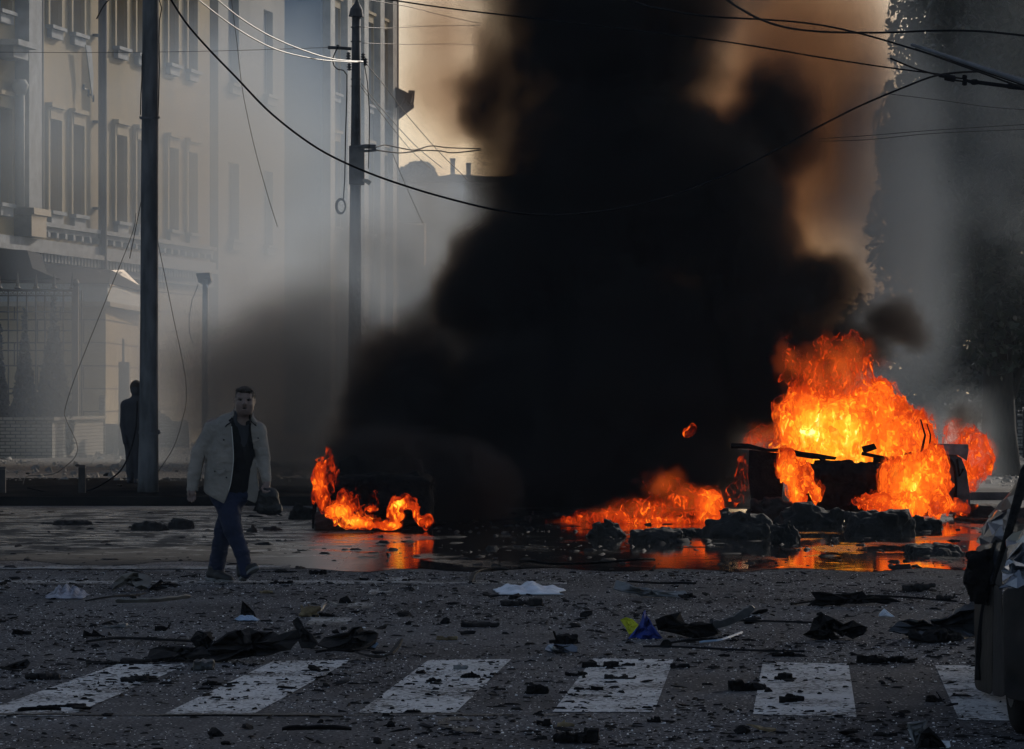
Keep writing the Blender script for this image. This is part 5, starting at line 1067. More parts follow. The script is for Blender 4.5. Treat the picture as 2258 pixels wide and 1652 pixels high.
def scrap(name, outline, mt, label, cat, Zoff=0, depth=.25, seed=0, lean=.5, n=5, amp=.25, th=.012):
    """crumpled sheet whose silhouette follows the outline (x,y pixels) while leaning back over real depth"""
    yb = max(p[1] for p in outline); Z0 = ZG(yb)+.02+Zoff; k = Z0/F; rs = np.random.RandomState(seed); pts = []
    # densify outline
    m = len(outline)
    for i in range(m):
        a = outline[i]; b = outline[(i+1) % m]; L_ = math.hypot(b[0]-a[0], b[1]-a[1]); q = max(1, int(L_/14))
        for j in range(q):
            t = j/q; x = a[0]+(b[0]-a[0])*t; y = a[1]+(b[1]-a[1])*t
            if j: x += rs.uniform(-1, 1)*1.0; y += rs.uniform(-1, 1)*1.0
            pts.append((x, min(y, yb)))
    cx = sum(p[0] for p in pts)/len(pts); cyy = sum(p[1] for p in pts)/len(pts)
    ht = max(1e-3, (yb-min(p[1] for p in outline))*k)
    def p3(x, y, e):
        hgt = (yb-y)*k; return Vector(((x-HX)*k, Z0+hgt*lean+e, max(.004, hgt)))
    V = [p3(x, y, rs.uniform(-.5, 1)*depth*amp) for x, y in pts]; N0 = len(V); 
    rings = [(.62, 1.2), (.25, 1.6)]
    for s, a in rings: V += [p3(cx+(x-cx)*s, cyy+(y-cyy)*s, rs.uniform(-1, 1)*depth*amp*a+depth*.15) for x, y in pts]
    V.append(p3(cx, cyy, depth*.2)); Fc = []; q = len(pts)
    for r_ in range(2):
        for i in range(q): Fc.append((r_*q+i, r_*q+(i+1) % q, (r_+1)*q+(i+1) % q, (r_+1)*q+i))
    for i in range(q): Fc.append((2*q+i, 2*q+(i+1) % q, 3*q))
    me = bpy.data.meshes.new(name); me.from_pydata([tuple(v) for v in V], [], Fc); o = obj(name, me, mt)
    o.modifiers.new('s', 'SOLIDIFY').thickness = th; return tag(o, label, cat)
def chunkmesh(seed, el=(1, .8, .6)):
    rs = np.random.RandomState(seed); d = rs.normal(size=(16, 3)); d /= np.linalg.norm(d, axis=1)[:, None]; d *= rs.uniform(.6, 1, 16)[:, None]*np.array(el)
    import bmesh
    bm = bmesh.new(); vs = [bm.verts.new(p) for p in d]; r_ = bmesh.ops.convex_hull(bm, input=vs); bmesh.ops.delete(bm, geom=[v for v in bm.verts if not v.link_faces], context='VERTS')
    me = bpy.data.meshes.new('chunk'); bm.to_mesh(me); bm.free(); return me
def part(name, x0, x1, y0, y1, label, cat, seed, mt='char', depth=None, pieces=None):
    """charred fragment built from a few fused irregular blocks"""
    Z = ZG(y1); k = Z/F; wd = (x1-x0)*k; ht = (y1-y0)*k; dp = depth or max(ht, min(wd*.5, .22)); rs = random.Random(seed); cx = P((x0+x1)/2, 0, Z)[0]; h = max(.0045, wd/70)
    f = Field((cx-wd*.56, Z-.03, -.01), (cx+wd*.56, Z+dp+.05, ht*1.15), h)
    n = pieces or rs.randint(3, 5)
    for i in range(n):
        u = (i+.5)/n-.5; hh = ht*rs.uniform(.25, .5); yc = Z+dp*rs.uniform(.3, .6)
        if rs.random() < .55:
            a = (cx+(u-rs.uniform(.5, .9)/n)*wd*.8, yc+rs.uniform(-.3, .3)*dp, hh*rs.uniform(.5, 1.2)); b = (cx+(u+rs.uniform(.5, .9)/n)*wd*.8, yc+rs.uniform(-.3, .3)*dp, hh*rs.uniform(.4, 1.3)); f.cap(a, b, hh*rs.uniform(.7, 1.0), hh*rs.uniform(.25, .8), k=.01)
        else: f.boxp((cx+u*wd*.86, yc, hh*rs.uniform(.8, 1.2)), (wd*.5/n*rs.uniform(.8, 1.3), dp*rs.uniform(.2, .42), hh*.9), .004, k=.012)
    for i in range(rs.randint(1, 3)):
        a = (cx+rs.uniform(-.35, .35)*wd, Z+dp*.4, ht*.35); f.cap(a, (a[0]+rs.uniform(-.25, .25)*wd, a[1]+rs.uniform(-.4, .4)*dp, ht*rs.uniform(.6, 1.0)), ht*.14, ht*.05, k=.008)
    f.cap((cx-wd*.45, Z+dp*.5, ht*.12), (cx+wd*.45, Z+dp*.4, ht*.12), ht*.12, ht*.08, k=.01)
    f.noise(min(.02, ht*.14), max(.022, ht*.6), seed, 3)
    o = obj(name, f.mesh(name), M[mt]); return tag(o, label, cat)
# cloths and papers
def cloth(name, x0, x1, y0, y1, mt, label, cat, seed, nx=40, folds=3.0, parts=((.5, 1.0, .5),)):
    Z1 = ZG(y1); Z0 = ZG(y0+(y1-y0)*.55); rs = random.Random(seed); mb = MB(); ny = 16; V = []; H = (y1-y0)*Z1/F*.55
    ph = [rs.uniform(0, 6) for _ in range(6)]
    for j in range(ny+1):
        for i in range(nx+1):
            u = i/nx; v = j/ny; Z = Z1+(Z0-Z1)*v; xl = x0+(x1-x0)*(.06*math.sin(v*5+ph[0])+.06*v); xr = x1+(x1-x0)*(.07*math.sin(v*7+ph[1])-.08*v); X = P(xl+(xr-xl)*u, 0, Z)[0]
            e = min(1, 5*min(u, 1-u))*min(1, 4*min(v, 1-v)); z = .012+H*e*(.25+.75*sum(w_*math.exp(-((u-c)/s)**2) for c, w_, s in parts))*(.7+.3*math.sin(u*folds*6+ph[2]+v*3))+.012*e*abs(math.sin(u*23+v*9+ph[3]))
            V.append((X+.01*math.sin(v*20+ph[4]), Z+.012*math.sin(u*17+ph[5]), z))
    mb.add(V, [(j*(nx+1)+i, j*(nx+1)+i+1, (j+1)*(nx+1)+i+1, (j+1)*(nx+1)+i) for j in range(ny) for i in range(nx)])
    o = obj(name, mb, mt, None, True); o.modifiers.new('s', 'SOLIDIFY').thickness = .006; return tag(o, label, cat)
cloth('crumpled_cloth', 1092, 1245, 1280, 1313, M['white'], 'bright white crumpled cloth lying spread in the middle of the road', 'cloth', 3, parts=((.45, 1.0, .18), (.12, .5, .1), (.8, .35, .2)))
cloth('crumpled_cloth', 105, 192, 1287, 1322, M['cloth'], 'bunched pale blue grey cloth with black scrap on the far left road', 'cloth', 5, folds=5, parts=((.4, 1.0, .3), (.8, .5, .15)))
cloth('blue_rag', 520, 568, 1361, 1371, M['blueish'], 'small pale blue rag beneath the black fin shaped scrap', 'rag', 8)
scrap('fabric_scrap', [(1368,1369),(1380,1363),(1395,1367),(1408,1380),(1404,1390),(1395,1398),(1388,1402),(1385,1396),(1380,1386)], M['yellow'], 'yellow torn piece of fabric next to the blue one', 'fabric', seed=2, depth=.05)
scrap('fabric_scrap', [(1385,1410),(1396,1395),(1412,1378),(1418,1355),(1421,1349),(1426,1362),(1432,1364),(1440,1380),(1455,1400),(1462,1410)], M['blue'], 'blue folded fabric peak beside the yellow piece', 'fabric', seed=4, lean=.3, depth=.2)
# bigger torn sheets
scrap('sheet_metal', [(322,1458),(328,1438),(350,1430),(400,1427),(450,1432),(462,1445),(452,1460),(390,1462)], M['char2'], 'flat brown black panel lying left of the long crumpled one', 'car part', seed=6, lean=.8)
scrap('sheet_metal', [(440,1452),(470,1418),(500,1397),(545,1390),(585,1397),(618,1404),(640,1398),(655,1392),(660,1412),(640,1432),(600,1445),(540,1452),(480,1462)], M['char2'], 'long crumpled dark panel arching over the road left of the crossing', 'car part', seed=7, lean=.6, depth=.4)
scrap('bent_flap', [(643,1372),(655,1362),(664,1372),(670,1385),(690,1400),(703,1420),(690,1432),(664,1430),(655,1410),(660,1398),(650,1385)], M['char2'], 'upright bent black flap sticking up from the long panels', 'car part', seed=8, lean=.2, depth=.1)
scrap('sheet_metal', [(700,1425),(712,1410),(738,1402),(765,1395),(775,1386),(795,1384),(797,1392),(825,1394),(834,1400),(828,1420),(815,1430),(770,1434),(725,1432)], M['char2'], 'jagged black sheet right of the upright bent flap', 'car part', seed=9, lean=.5, depth=.3)
scrap('black_scrap', [(422,1412),(430,1398),(448,1400),(462,1398),(470,1415),(462,1432),(435,1435)], M['char'], 'ragged black lump on the left end of the long panel', 'car part', seed=31, lean=.4)
bent('scrap_strip', [(190,1421,0),(260,1420,.02),(340,1423,.02),(425,1420,0)], 10, M['char2'], 'long dark strip lying left of the long crumpled panel', 'strip', seed=3)
part('round_housing', 420, 469, 1445, 1480, 'rounded black housing at the top of the first crossing stripes', 'car part', 12, 'dullmetal', depth=.16, pieces=2)
scrap('paper_scrap', [(815,1428),(818,1414),(828,1418),(834,1421),(826,1432)], M['blueish'], 'tiny pale blue paper at the right end of the jagged sheet', 'paper', seed=10, depth=.02)
bent('scrap_strip', [(698,1452,.02),(740,1450,.03),(790,1449,.02),(828,1442,.07)], 12, M['char'], 'curled black strip below the jagged sheet, left one', 'strip', seed=4)
bent('scrap_strip', [(785,1452,.02),(820,1458,.01),(860,1457,.02),(886,1448,.09)], 11, M['char2'], 'curled dark strip with raised tail, right of its twin', 'strip', seed=5)
scrap('sheet_metal', [(248,1304),(252,1285),(268,1268),(290,1262),(318,1270),(334,1282),(326,1296),(310,1300),(282,1290),(268,1280),(256,1292)], M['beige'], 'pale beige panel bent into an arch on the far left road', 'car part', seed=11, lean=.3, depth=.3)
scrap('black_wedge', [(326,1303),(335,1292),(352,1280),(356,1283),(345,1292),(368,1298),(350,1303)], M['char'], 'spiky black scrap touching the beige arched panel', 'car part', seed=32)
bent('trim_strip', [(255,1333,0),(300,1335,.01),(350,1334,.01),(420,1328,.02)], 11, M['beige'], 'long pale trim strip on the road left of the walking man', 'strip', seed=6, tiltz=.8)
bent('trim_strip', [(190,1330,0),(250,1326,.02),(300,1321,.01),(320,1318,.02)], 8, M['char2'], 'thin dark strip running away from the pale blue grey cloth', 'strip', seed=7)
scrap('fin_scrap', [(530,1364),(531,1345),(534,1325),(548,1338),(560,1352),(567,1365)], M['char'], 'black fin shaped scrap standing upright before the walking man', 'car part', seed=12, lean=.2, depth=.1)
part('crumpled_scrap', 660, 705, 1330, 1361, 'tan and black crumpled scrap right of the black fin', 'scrap', 14, 'tan', pieces=2)
part('crumpled_scrap', 690, 735, 1350, 1361, 'small black lump joined to the tan crumpled scrap', 'scrap', 15, 'char')
bent('trim_strip', [(705,1352,0),(722,1348,.05),(744,1340,.14)], 9, M['greyplastic'], 'short pale blade sticking up behind the tan scrap', 'strip', seed=8)
scrap('bumper_strip', [(1352,1300),(1358,1282),(1385,1292),(1430,1300),(1480,1306),(1512,1306),(1518,1318),(1480,1319),(1430,1316),(1385,1309)], M['greyplastic'], 'curved grey plastic bumper strip in the middle distance', 'bumper', seed=13, lean=.6, depth=.15)
part('bumper_end', 1508, 1535, 1306, 1319, 'small black end piece at the tip of the grey bumper strip', 'car part', 16)
bent('black_bar', [(1385,1292,.02),(1450,1296,.02),(1535,1296,.02)], 9, M['char'], 'straight black bar lying behind the grey bumper strip', 'bar', seed=9)
bent('curved_strip', [(1038,1288,0),(1046,1277,.03),(1070,1270,.04),(1120,1268,.03)], 12, M['char2'], 'curved dark strip behind the bright white cloth', 'strip', seed=10)
part('flat_plank', 1103, 1203, 1321, 1337, 'flat dark plank just below the bright white cloth', 'plank', 17, 'char2', depth=.15, pieces=3)
scrap('sheet_metal', [(1445,1368),(1462,1360),(1500,1352),(1502,1362),(1494,1372),(1520,1378),(1550,1378),(1572,1375),(1585,1398),(1560,1408),(1515,1406),(1480,1396),(1452,1392)], M['char'], 'black torn body panel right of the blue fabric', 'car part', seed=14, lean=.4, depth=.3)
bent('long_spar', [(1562,1400,.02),(1600,1385,.18),(1640,1365,.32),(1662,1345,.42)], 20, M['greyplastic'], 'long dark blade rising to the right from the black torn panel', 'car part', seed=11, tiltz=1.0)
scrap('spike_scrap', [(1560,1392),(1566,1368),(1574,1364),(1573,1380),(1592,1398),(1575,1402)], M['dullmetal'], 'small spiky metal scrap at the foot of the long blade', 'car part', seed=33)
bent('trim_strip', [(1543,1422,0),(1590,1420,.01),(1636,1410,.03)], 8, M['blueish'], 'pale blue white strip lying on a thin black bar', 'strip', seed=12)
bent('black_bar', [(1478,1424,0),(1530,1421,.01),(1580,1419,.01)], 10, M['char'], 'thin black bar under the pale blue white strip', 'bar', seed=13)
bent('thin_rod', [(1418,1431,0),(1500,1436,.01),(1640,1443,.01),(1774,1446,.01)], 3, M['cable'], 'long thin black rod lying across the near road', 'rod', seed=14)
bent('thin_rod', [(1565,1375,0),(1650,1377,.01),(1790,1381,.01)], 3, M['cable'], 'long thin black rod ending at the arched metal piece', 'rod', seed=15)
part('charred_lump', 1207, 1275, 1391, 1422, 'tall charred lump behind the shiny box', 'scrap', 18, pieces=3, depth=.15)
scrap('metal_box', [(1200,1436),(1208,1426),(1222,1422),(1262,1424),(1274,1430),(1272,1440),(1215,1442)], M['silver'], 'shiny flattened metal box before the charred lump', 'box', seed=16, lean=.6, depth=.1)
scrap('arched_metal', [(1772,1402),(1785,1390),(1796,1370),(1820,1357),(1840,1364),(1862,1378),(1885,1372),(1915,1385),(1905,1400),(1880,1410),(1868,1398),(1858,1406),(1850,1390),(1832,1398),(1820,1378),(1806,1385),(1810,1402),(1850,1410),(1800,1412)], M['char'], 'arched black metal piece with gaps near the fifth stripe', 'car part', seed=17, lean=.35, depth=.35)
scrap('large_sheet', [(1960,1395),(1985,1375),(2010,1368),(2040,1372),(2090,1362),(2120,1350),(2150,1330),(2165,1345),(2170,1400),(2140,1410),(2080,1408),(2020,1405)], M['dullmetal'], 'large dull metal sheet spread before the near wreck', 'car part', seed=18, lean=.9, depth=.5)
part('black_mound', 2010, 2130, 1385, 1420, 'black mound of burnt parts below the dull metal sheet', 'scrap', 19, depth=.35, pieces=5)
scrap('paper_scrap', [(1937,1360),(1940,1352),(1950,1343),(1962,1352),(1974,1362)], M['white'], 'small white folded scrap near the orange glints', 'paper', seed=19, depth=.04)
scrap('long_scrap', [(1790,1308),(1812,1306),(1830,1312),(1870,1310),(1905,1306),(1915,1318),(1960,1318),(1990,1328),(1900,1332),(1840,1334),(1780,1338),(1800,1322)], M['char'], 'long black tangle of scrap in the middle distance on the right', 'scrap', seed=20, lean=.9, depth=.3)
bent('black_bar', [(1745,1338,0),(1850,1330,.02),(1950,1328,.03),(2110,1334,.01)], 7, M['char'], 'very long black bar passing through the black tangle', 'bar', seed=16)
part('scorched_block', 1994, 2062, 1281, 1306, 'square scorched block near the water edge by the wreck', 'block', 21, 'char2', depth=.3, pieces=2)
part('scorched_block', 2068, 2112, 1304, 1324, 'pointed dark scrap between scorched block and wreck', 'scrap', 22, 'char2')
part('charred_plank', 1885, 2036, 1443, 1463, 'charred plank with a thin tail above the sixth stripe', 'plank', 23, depth=.1, pieces=5)
part('charred_bar', 1706, 1776, 1437, 1449, 'short charred bar just above the fifth stripe', 'bar', 24, depth=.07, pieces=3)
part('charred_block', 1609, 1688, 1493, 1526, 'charred block on the left edge of the fifth stripe', 'block', 25, depth=.2, pieces=3)
part('charred_block', 1721, 1778, 1532, 1552, 'charred block lying in the middle of the fifth stripe', 'block', 26, depth=.15, pieces=2)
part('charred_scrap', 1706, 1757, 1485, 1501, 'small arched charred scrap on the upper fifth stripe', 'scrap', 27)
part('charred_scrap', 1282, 1365, 1458, 1473, 'lumpy charred scrap on the top edge of the fourth stripe', 'scrap', 28)
part('charred_scrap', 1370, 1402, 1460, 1470, 'round charred bit right of the lumpy scrap on the fourth stripe', 'scrap', 29)
part('charred_scrap', 1332, 1402, 1488, 1500, 'flat grey black scrap in the upper part of the fourth stripe', 'scrap', 30, 'char2', depth=.1)
part('charred_scrap', 1262, 1332, 1512, 1524, 'thin charred scrap low on the fourth stripe', 'scrap', 31, depth=.08)
part('charred_scrap', 1475, 1522, 1461, 1474, 'dark leaf shaped scrap at the upper right corner of the fourth stripe', 'scrap', 32, 'char2')
part('charred_scrap', 1243, 1298, 1478, 1492, 'horned charred scrap at the left edge of the fourth stripe', 'scrap', 34)
part('charred_scrap', 1158, 1210, 1508, 1531, 'charred bird shaped lump between third and fourth stripes', 'scrap', 35, pieces=3)
part('charred_scrap', 1015, 1060, 1478, 1497, 'twisted black scrap on the right of the third stripe', 'scrap', 36)
part('pale_stone', 1000, 1030, 1464, 1478, 'pale stone on the top of the third stripe', 'stone', 37, 'greyplastic', pieces=2)
part('charred_scrap', 940, 975, 1493, 1505, 'small branching scrap in the middle of the third stripe', 'scrap', 38)
bent('burnt_stick', [(622,1621,.01),(700,1621,.015),(775,1620,.01)], 9, M['char'], 'burnt stick lying alone below the second stripe', 'stick', seed=17, tiltz=.9)
bent('burnt_stick', [(40,1578,.01),(90,1577,.015),(135,1576,.01)], 8, M['char'], 'burnt stick on the bottom edge of the first stripe', 'stick', seed=18, tiltz=.9)
part('charred_scrap', 80, 190, 1551, 1562, 'long low charred scrap on the first stripe', 'scrap', 39, depth=.07)
part('charred_scrap', 1184, 1216, 1583, 1602, 'round black lump below the fourth stripe', 'scrap', 40, pieces=2)
part('charred_scrap', 1229, 1266, 1589, 1603, 'brown black scrap right of the round lump', 'scrap', 41, 'tan')
part('charred_plate', 1222, 1324, 1608, 1641, 'black plate with a raised block nearest the camera in the middle', 'scrap', 42, depth=.2, pieces=4)
part('charred_scrap', 1428, 1458, 1578, 1594, 'small black lump below the right corner of the fourth stripe', 'scrap', 43, pieces=2)
scrap('folded_plate', [(2001,1596),(2018,1594),(2050,1590),(2040,1610),(2030,1640),(2020,1650),(2010,1630)], M['greyplastic'], 'grey folded plate standing near the wreck\'s wheel', 'car part', seed=21, lean=.3, depth=.1)
scrap('folded_plate', [(2022,1650),(2032,1622),(2052,1606),(2072,1628),(2085,1645),(2088,1652)], M['char'], 'black triangular plate leaning on the grey folded one', 'car part', seed=22, lean=.3, depth=.15)
scrap('wood_chip', [(1646,1600),(1670,1603),(1700,1606),(1712,1612),(1700,1617),(1675,1611)], M['wood'], 'pale splintered wood chip below the fifth stripe', 'wood', seed=23, lean=1.2, depth=.04)
scrap('paper_scrap', [(2068,1650),(2074,1636),(2094,1637),(2096,1650)], M['white'], 'small white scrap near the black triangular plate', 'paper', seed=24, depth=.03)
part('black_wedge', 2044, 2084, 1528, 1550, 'black wedge at the left edge of the sixth stripe', 'car part', 44, depth=.12, pieces=2)
part('charred_scrap', 1925, 1982, 1614, 1624, 'short thick black bar near the lower right corner', 'scrap', 45)
bent('long_pipe', [(1146,1243,.10),(1165,1252,.04),(1230,1256,.03),(1340,1254,.04),(1420,1252,.06),(1445,1240,.16)], 6, M['char'], 'long dark bent pipe at the edge of the water', 'pipe', seed=19, tiltz=.9)
part('charred_scrap', 262, 350, 1490, 1506, 'ragged dark scrap above the middle of the first stripe', 'scrap', 46, 'char2')
part('charred_scrap', 445, 490, 1500, 1512, 'small dark scrap on the right edge of the first stripe', 'scrap', 47)
scrap('dark_sheet', [(0,1476),(20,1466),(58,1458),(65,1464),(58,1475),(20,1480)], M['char2'], 'dark pointed sheet at the edge of view above the first stripe', 'car part', seed=25, lean=.9)
part('charred_scrap', 55, 135, 1480, 1500, 'wavy dark scrap left of the first stripe', 'scrap', 48, 'char2')
part('charred_scrap', 180, 330, 1452, 1468, 'long ragged dark scrap above the first stripe', 'scrap', 49, 'char2', depth=.2)
scrap('black_horn', [(182,1405),(184,1390),(190,1396),(202,1402),(205,1388),(212,1392),(225,1402),(238,1406)], M['char'], 'two small black horns of scrap on the left road', 'scrap', seed=26, lean=.2, depth=.05)
part('charred_scrap', 25, 70, 1388, 1400, 'flat black scrap near the left edge of view', 'scrap', 50)
part('charred_scrap', 342, 374, 1376, 1392, 'square black scrap among crumbs on the left road', 'scrap', 51)
part('white_scrap', 225, 295, 1376, 1386, 'pale flattened scrap on the left road', 'scrap', 52, 'greyplastic', depth=.15)
part('tan_stone', 573, 600, 1300, 1309, 'small tan stone beyond the black fin', 'stone', 53, 'tan', pieces=2)
part('charred_scrap', 1010, 1100, 1370, 1384, 'flat dark scrap between the long panels and charred lump', 'scrap', 54, 'char2', depth=.15)
part('charred_scrap', 960, 1010, 1402, 1412, 'small ribbed brown scrap above the third stripe', 'scrap', 55, 'tan', depth=.08)
part('charred_block', 330, 395, 1284, 1292, 'low dark block among the first road lines', 'block', 56) 
part('charred_block', 682, 720, 1254, 1268, 'small square black block right of the walking man\'s shoe', 'block', 57)
part('charred_scrap', 592, 648, 1280, 1288, 'flat black strip right of the walking man\'s raised shoe', 'scrap', 58)
part('charred_scrap', 578, 660, 1256, 1263, 'thin dark bar on the far road line', 'scrap', 59)
# kerbside fragments on the pavement
for i, (x, y, wd, lb) in enumerate(((170,1030,16,'behind the lone bollard'), (235,1050,22,'between the lone bollard and the broken post'), (62,1048,12,'beyond the bollard at the edge of view'), (320,1058,18,'at the back of the concrete pole'), (120,1060,10,'in front of the brick wall corner'), (390,1042,14,'just right of the concrete pole'), (265,1075,16,'on the front edge, left of the concrete pole'), (560,1050,14,'beyond the walking man\'s bag'))):
    Z = F*(CH-.12)/(y-HY); me = chunkmesh(500+i, (1, .7, .5)); o = obj('pavement_fragment', me, M['char2']); o.location = P(x, 0, Z)[:2]+(.15,); o.scale = (wd*Z/F/2,)*3; tag(o, 'dark masonry fragment on the far pavement '+lb, 'fragment', 'fragments on the far left pavement')
# ---- anonymous charred fragments, each an object of its own
protos = [chunkmesh(100+i, el) for i, el in enumerate(((1, .8, .6), (1, .6, .35), (1, .4, .3), (1, .9, .8), (1, .25, .2), (1, .5, .18)))]
mats_ = [M['char'], M['char'], M['char2'], M['char']]
for i, me in enumerate(protos): me.materials.append(mats_[i % 4])
rs = random.Random(99); first = None; cnt = 0
while cnt < 285:
    u = rs.random(); y = 1262+ (1652-1262)*u**1.15; x = rs.uniform(-10, 2270); Z = ZG(y)
    if x > 2110: continue
    o = bpy.data.objects.new('charred_fragment', protos[rs.randrange(6)]); COL.objects.link(o)
    s = rs.choice((.02, .025, .03, .03, .04, .05, .07))*(1.25 if y < 1400 else 1.0); X, Y, _ = G(x, y); o.location = (X, Y, s*.22); o.scale = (s, s, s*rs.uniform(.35, .8)); o.rotation_euler = (rs.uniform(-.3, .3), rs.uniform(-.2, .2), rs.uniform(0, 6.28))
    tag(o, 'small charred fragment lying on the asphalt', 'fragment', 'small charred fragments on the road'); cnt += 1
# ---- crumbs nobody could count
def crumbs(name, n, mt, seed, ylo, yhi, s0, s1, xr=(-20, 2280), pw_=1.0, z0=0.0, flat=.5, wide=1.0):
    rs = np.random.RandomState(seed); Z = ZG(yhi)+(ZG(ylo)-ZG(yhi))*rs.rand(n)**pw_; X = (rs.uniform(xr[0], xr[1], n)-HX)/F*Z
    # clumping
    cl = np.sin(X*1.3+Z*.7)+np.sin(X*.6-Z*1.1+2)+np.sin(X*2.9+Z*2.1)*.6; keep = cl > rs.uniform(-2.6, 1.4, n); X, Z = X[keep], Z[keep]; n = len(X)
    s = s0+(s1-s0)*rs.rand(n)**4; b = np.array([(-1, -.6, 0), (1, -.5, 0), (.8, .7, 0), (-.7, .6, 0), (-.6, -.1, 1), (.6, .1, .9)]); a = rs.uniform(0, 6.28, n); c, d = np.cos(a), np.sin(a)
    Q = b[None]*np.stack([s*rs.uniform(.8, 2.2*wide, n), s*rs.uniform(.5, 1, n), s*rs.uniform(.3, 1.3, n)*flat*2], 1)[:, None, :]*(1+.35*rs.uniform(-1, 1, (n, 6, 3)))
    V = np.stack([Q[..., 0]*c[:, None]-Q[..., 1]*d[:, None]+X[:, None], Q[..., 0]*d[:, None]+Q[..., 1]*c[:, None]+Z[:, None], np.maximum(Q[..., 2], 0)+z0+.001], -1).reshape(-1, 3)
    fs = [(0, 1, 5), (0, 5, 4), (1, 2, 5), (2, 3, 4), (2, 4, 5), (3, 0, 4)]; Fc = (np.arange(n)[:, None, None]*6+np.array(fs)[None]).reshape(-1).astype(np.int32); m_ = n*len(fs)
    me = bpy.data.meshes.new(name); me.vertices.add(len(V)); me.vertices.foreach_set('co', V.astype(np.float32).ravel()); me.loops.add(m_*3); me.loops.foreach_set('vertex_index', Fc); me.polygons.add(m_); me.polygons.foreach_set('loop_start', np.arange(0, m_*3, 3, dtype=np.int32)); me.update(calc_edges=True)
    o = obj(name, me, mt); o['kind'] = 'stuff'; return o
tag(crumbs('debris', 24000, M['char'], 5, 1260, 1700, .004, .020, z0=.004, flat=.3, wide=1.3), 'scattered black crumbs of debris over the road')
tag(crumbs('debris', 1500, M['char2'], 6, 1130, 1260, .01, .05, z0=.004, flat=.3, wide=1.5), 'dark crumbs of debris in the wet road')
tag(crumbs('gravel', 16000, mat('glass_crumbs', (.75, .76, .78), .3), 7, 1262, 1700, .002, .006, z0=.004), 'glinting crumbs of glass and stone on the asphalt')
tag(crumbs('gravel', 1800, mat('masonry_crumbs', (.2, .19, .175), .9), 8, 985, 1075, .02, .09, xr=(-20, 700), z0=.121), 'broken masonry crumbs on the far left pavement')
tag(crumbs('gravel', 1800, mat('masonry_crumbs_2', (.2, .19, .175), .9), 9, 985, 1090, .02, .09, xr=(2080, 2400), z0=.121), 'broken masonry crumbs on the far right pavement')
# ---------------------------------------------------------------- smoke and haze
def smoke(name, ells, lo, hi, res, mt, warp=(1.2, .7, .5, .25), edge=.3, fb=.5, fbs=.8, label=None, billow=0.0, parent=None):
    ng = bpy.data.node_groups.new(name, 'GeometryNodeTree'); ng.interface.new_socket('Geometry', in_out='OUTPUT', socket_type='NodeSocketGeometry')
    N = ng.nodes.new; L = ng.links.new
    def vm(op, a, b=None):
        n = N('ShaderNodeVectorMath'); n.operation = op
        for i, v in enumerate((a, b)):
            if v is None: continue
            if isinstance(v, (tuple, list)): n.inputs[i].default_value = v
            else: L(v, n.inputs[i])
        return n.outputs['Value'] if op == 'LENGTH' else n.outputs[0]
    def m(op, a, b=None, c=None):
        n = N('ShaderNodeMath'); n.operation = op
        for i, v in enumerate((a, b, c)):
            if v is None: continue
            if isinstance(v, (int, float)): n.inputs[i].default_value = v
            else: L(v, n.inputs[i])
        return n.outputs[0]
    pos = N('GeometryNodeInputPosition').outputs[0]; p = pos
    for sc_, amp in ((warp[0], warp[1]), (warp[2], warp[3])):
        t = N('ShaderNodeTexNoise'); t.inputs['Scale'].default_value = 1/sc_; t.inputs['Detail'].default_value = 3; L(pos, t.inputs['Vector'])
        p = vm('ADD', p, vm('MULTIPLY', vm('SUBTRACT', t.outputs['Color'], (.5, .5, .5)), (2*amp,)*3))
    f = None
    for (c, r, wt) in ells:
        q = vm('MULTIPLY', vm('SUBTRACT', p, tuple(c)), tuple(1/a for a in r)); v = m('MULTIPLY', m('SUBTRACT', 1.0, vm('LENGTH', q)), wt)
        f = v if f is None else m('SMOOTH_MAX', f, v, .15)
    t = N('ShaderNodeTexNoise'); t.inputs['Scale'].default_value = fbs; t.inputs['Detail'].default_value = 5; L(p, t.inputs['Vector'])
    f = m('ADD', f, m('MULTIPLY', m('SUBTRACT', t.outputs['Fac'], .5), fb*2))
    if billow:
        t = N('ShaderNodeTexVoronoi'); t.feature = 'SMOOTH_F1'; t.inputs['Scale'].default_value = 1.5; t.inputs['Detail'].default_value = 2.5; t.inputs['Roughness'].default_value = .55; L(p, t.inputs['Vector'])
        f = m('SUBTRACT', f, m('MULTIPLY', m('SUBTRACT', t.outputs['Distance'], .42), billow))
    mr = N('ShaderNodeMapRange'); mr.interpolation_type = 'SMOOTHSTEP'; L(f, mr.inputs['Value']); mr.inputs['From Max'].default_value = edge
    vc = N('GeometryNodeVolumeCube'); L(mr.outputs[0], vc.inputs['Density']); vc.inputs['Min'].default_value = lo; vc.inputs['Max'].default_value = hi
    for a, i in zip('XYZ', range(3)): vc.inputs['Resolution '+a].default_value = max(2, int((hi[i]-lo[i])/res))
    sm = N('GeometryNodeSetMaterial'); sm.inputs['Material'].default_value = mt; L(vc.outputs[0], sm.inputs[0])
    out = N('NodeGroupOutput'); L(sm.outputs[0], out.inputs[0])
    v = bpy.data.volumes.new(name); o = bpy.data.objects.new(name, v); COL.objects.link(o); v.materials.append(mt)
    md = o.modifiers.new('nodes', 'NODES'); md.node_group = ng; o['kind'] = 'stuff'; tag(o, label); return o
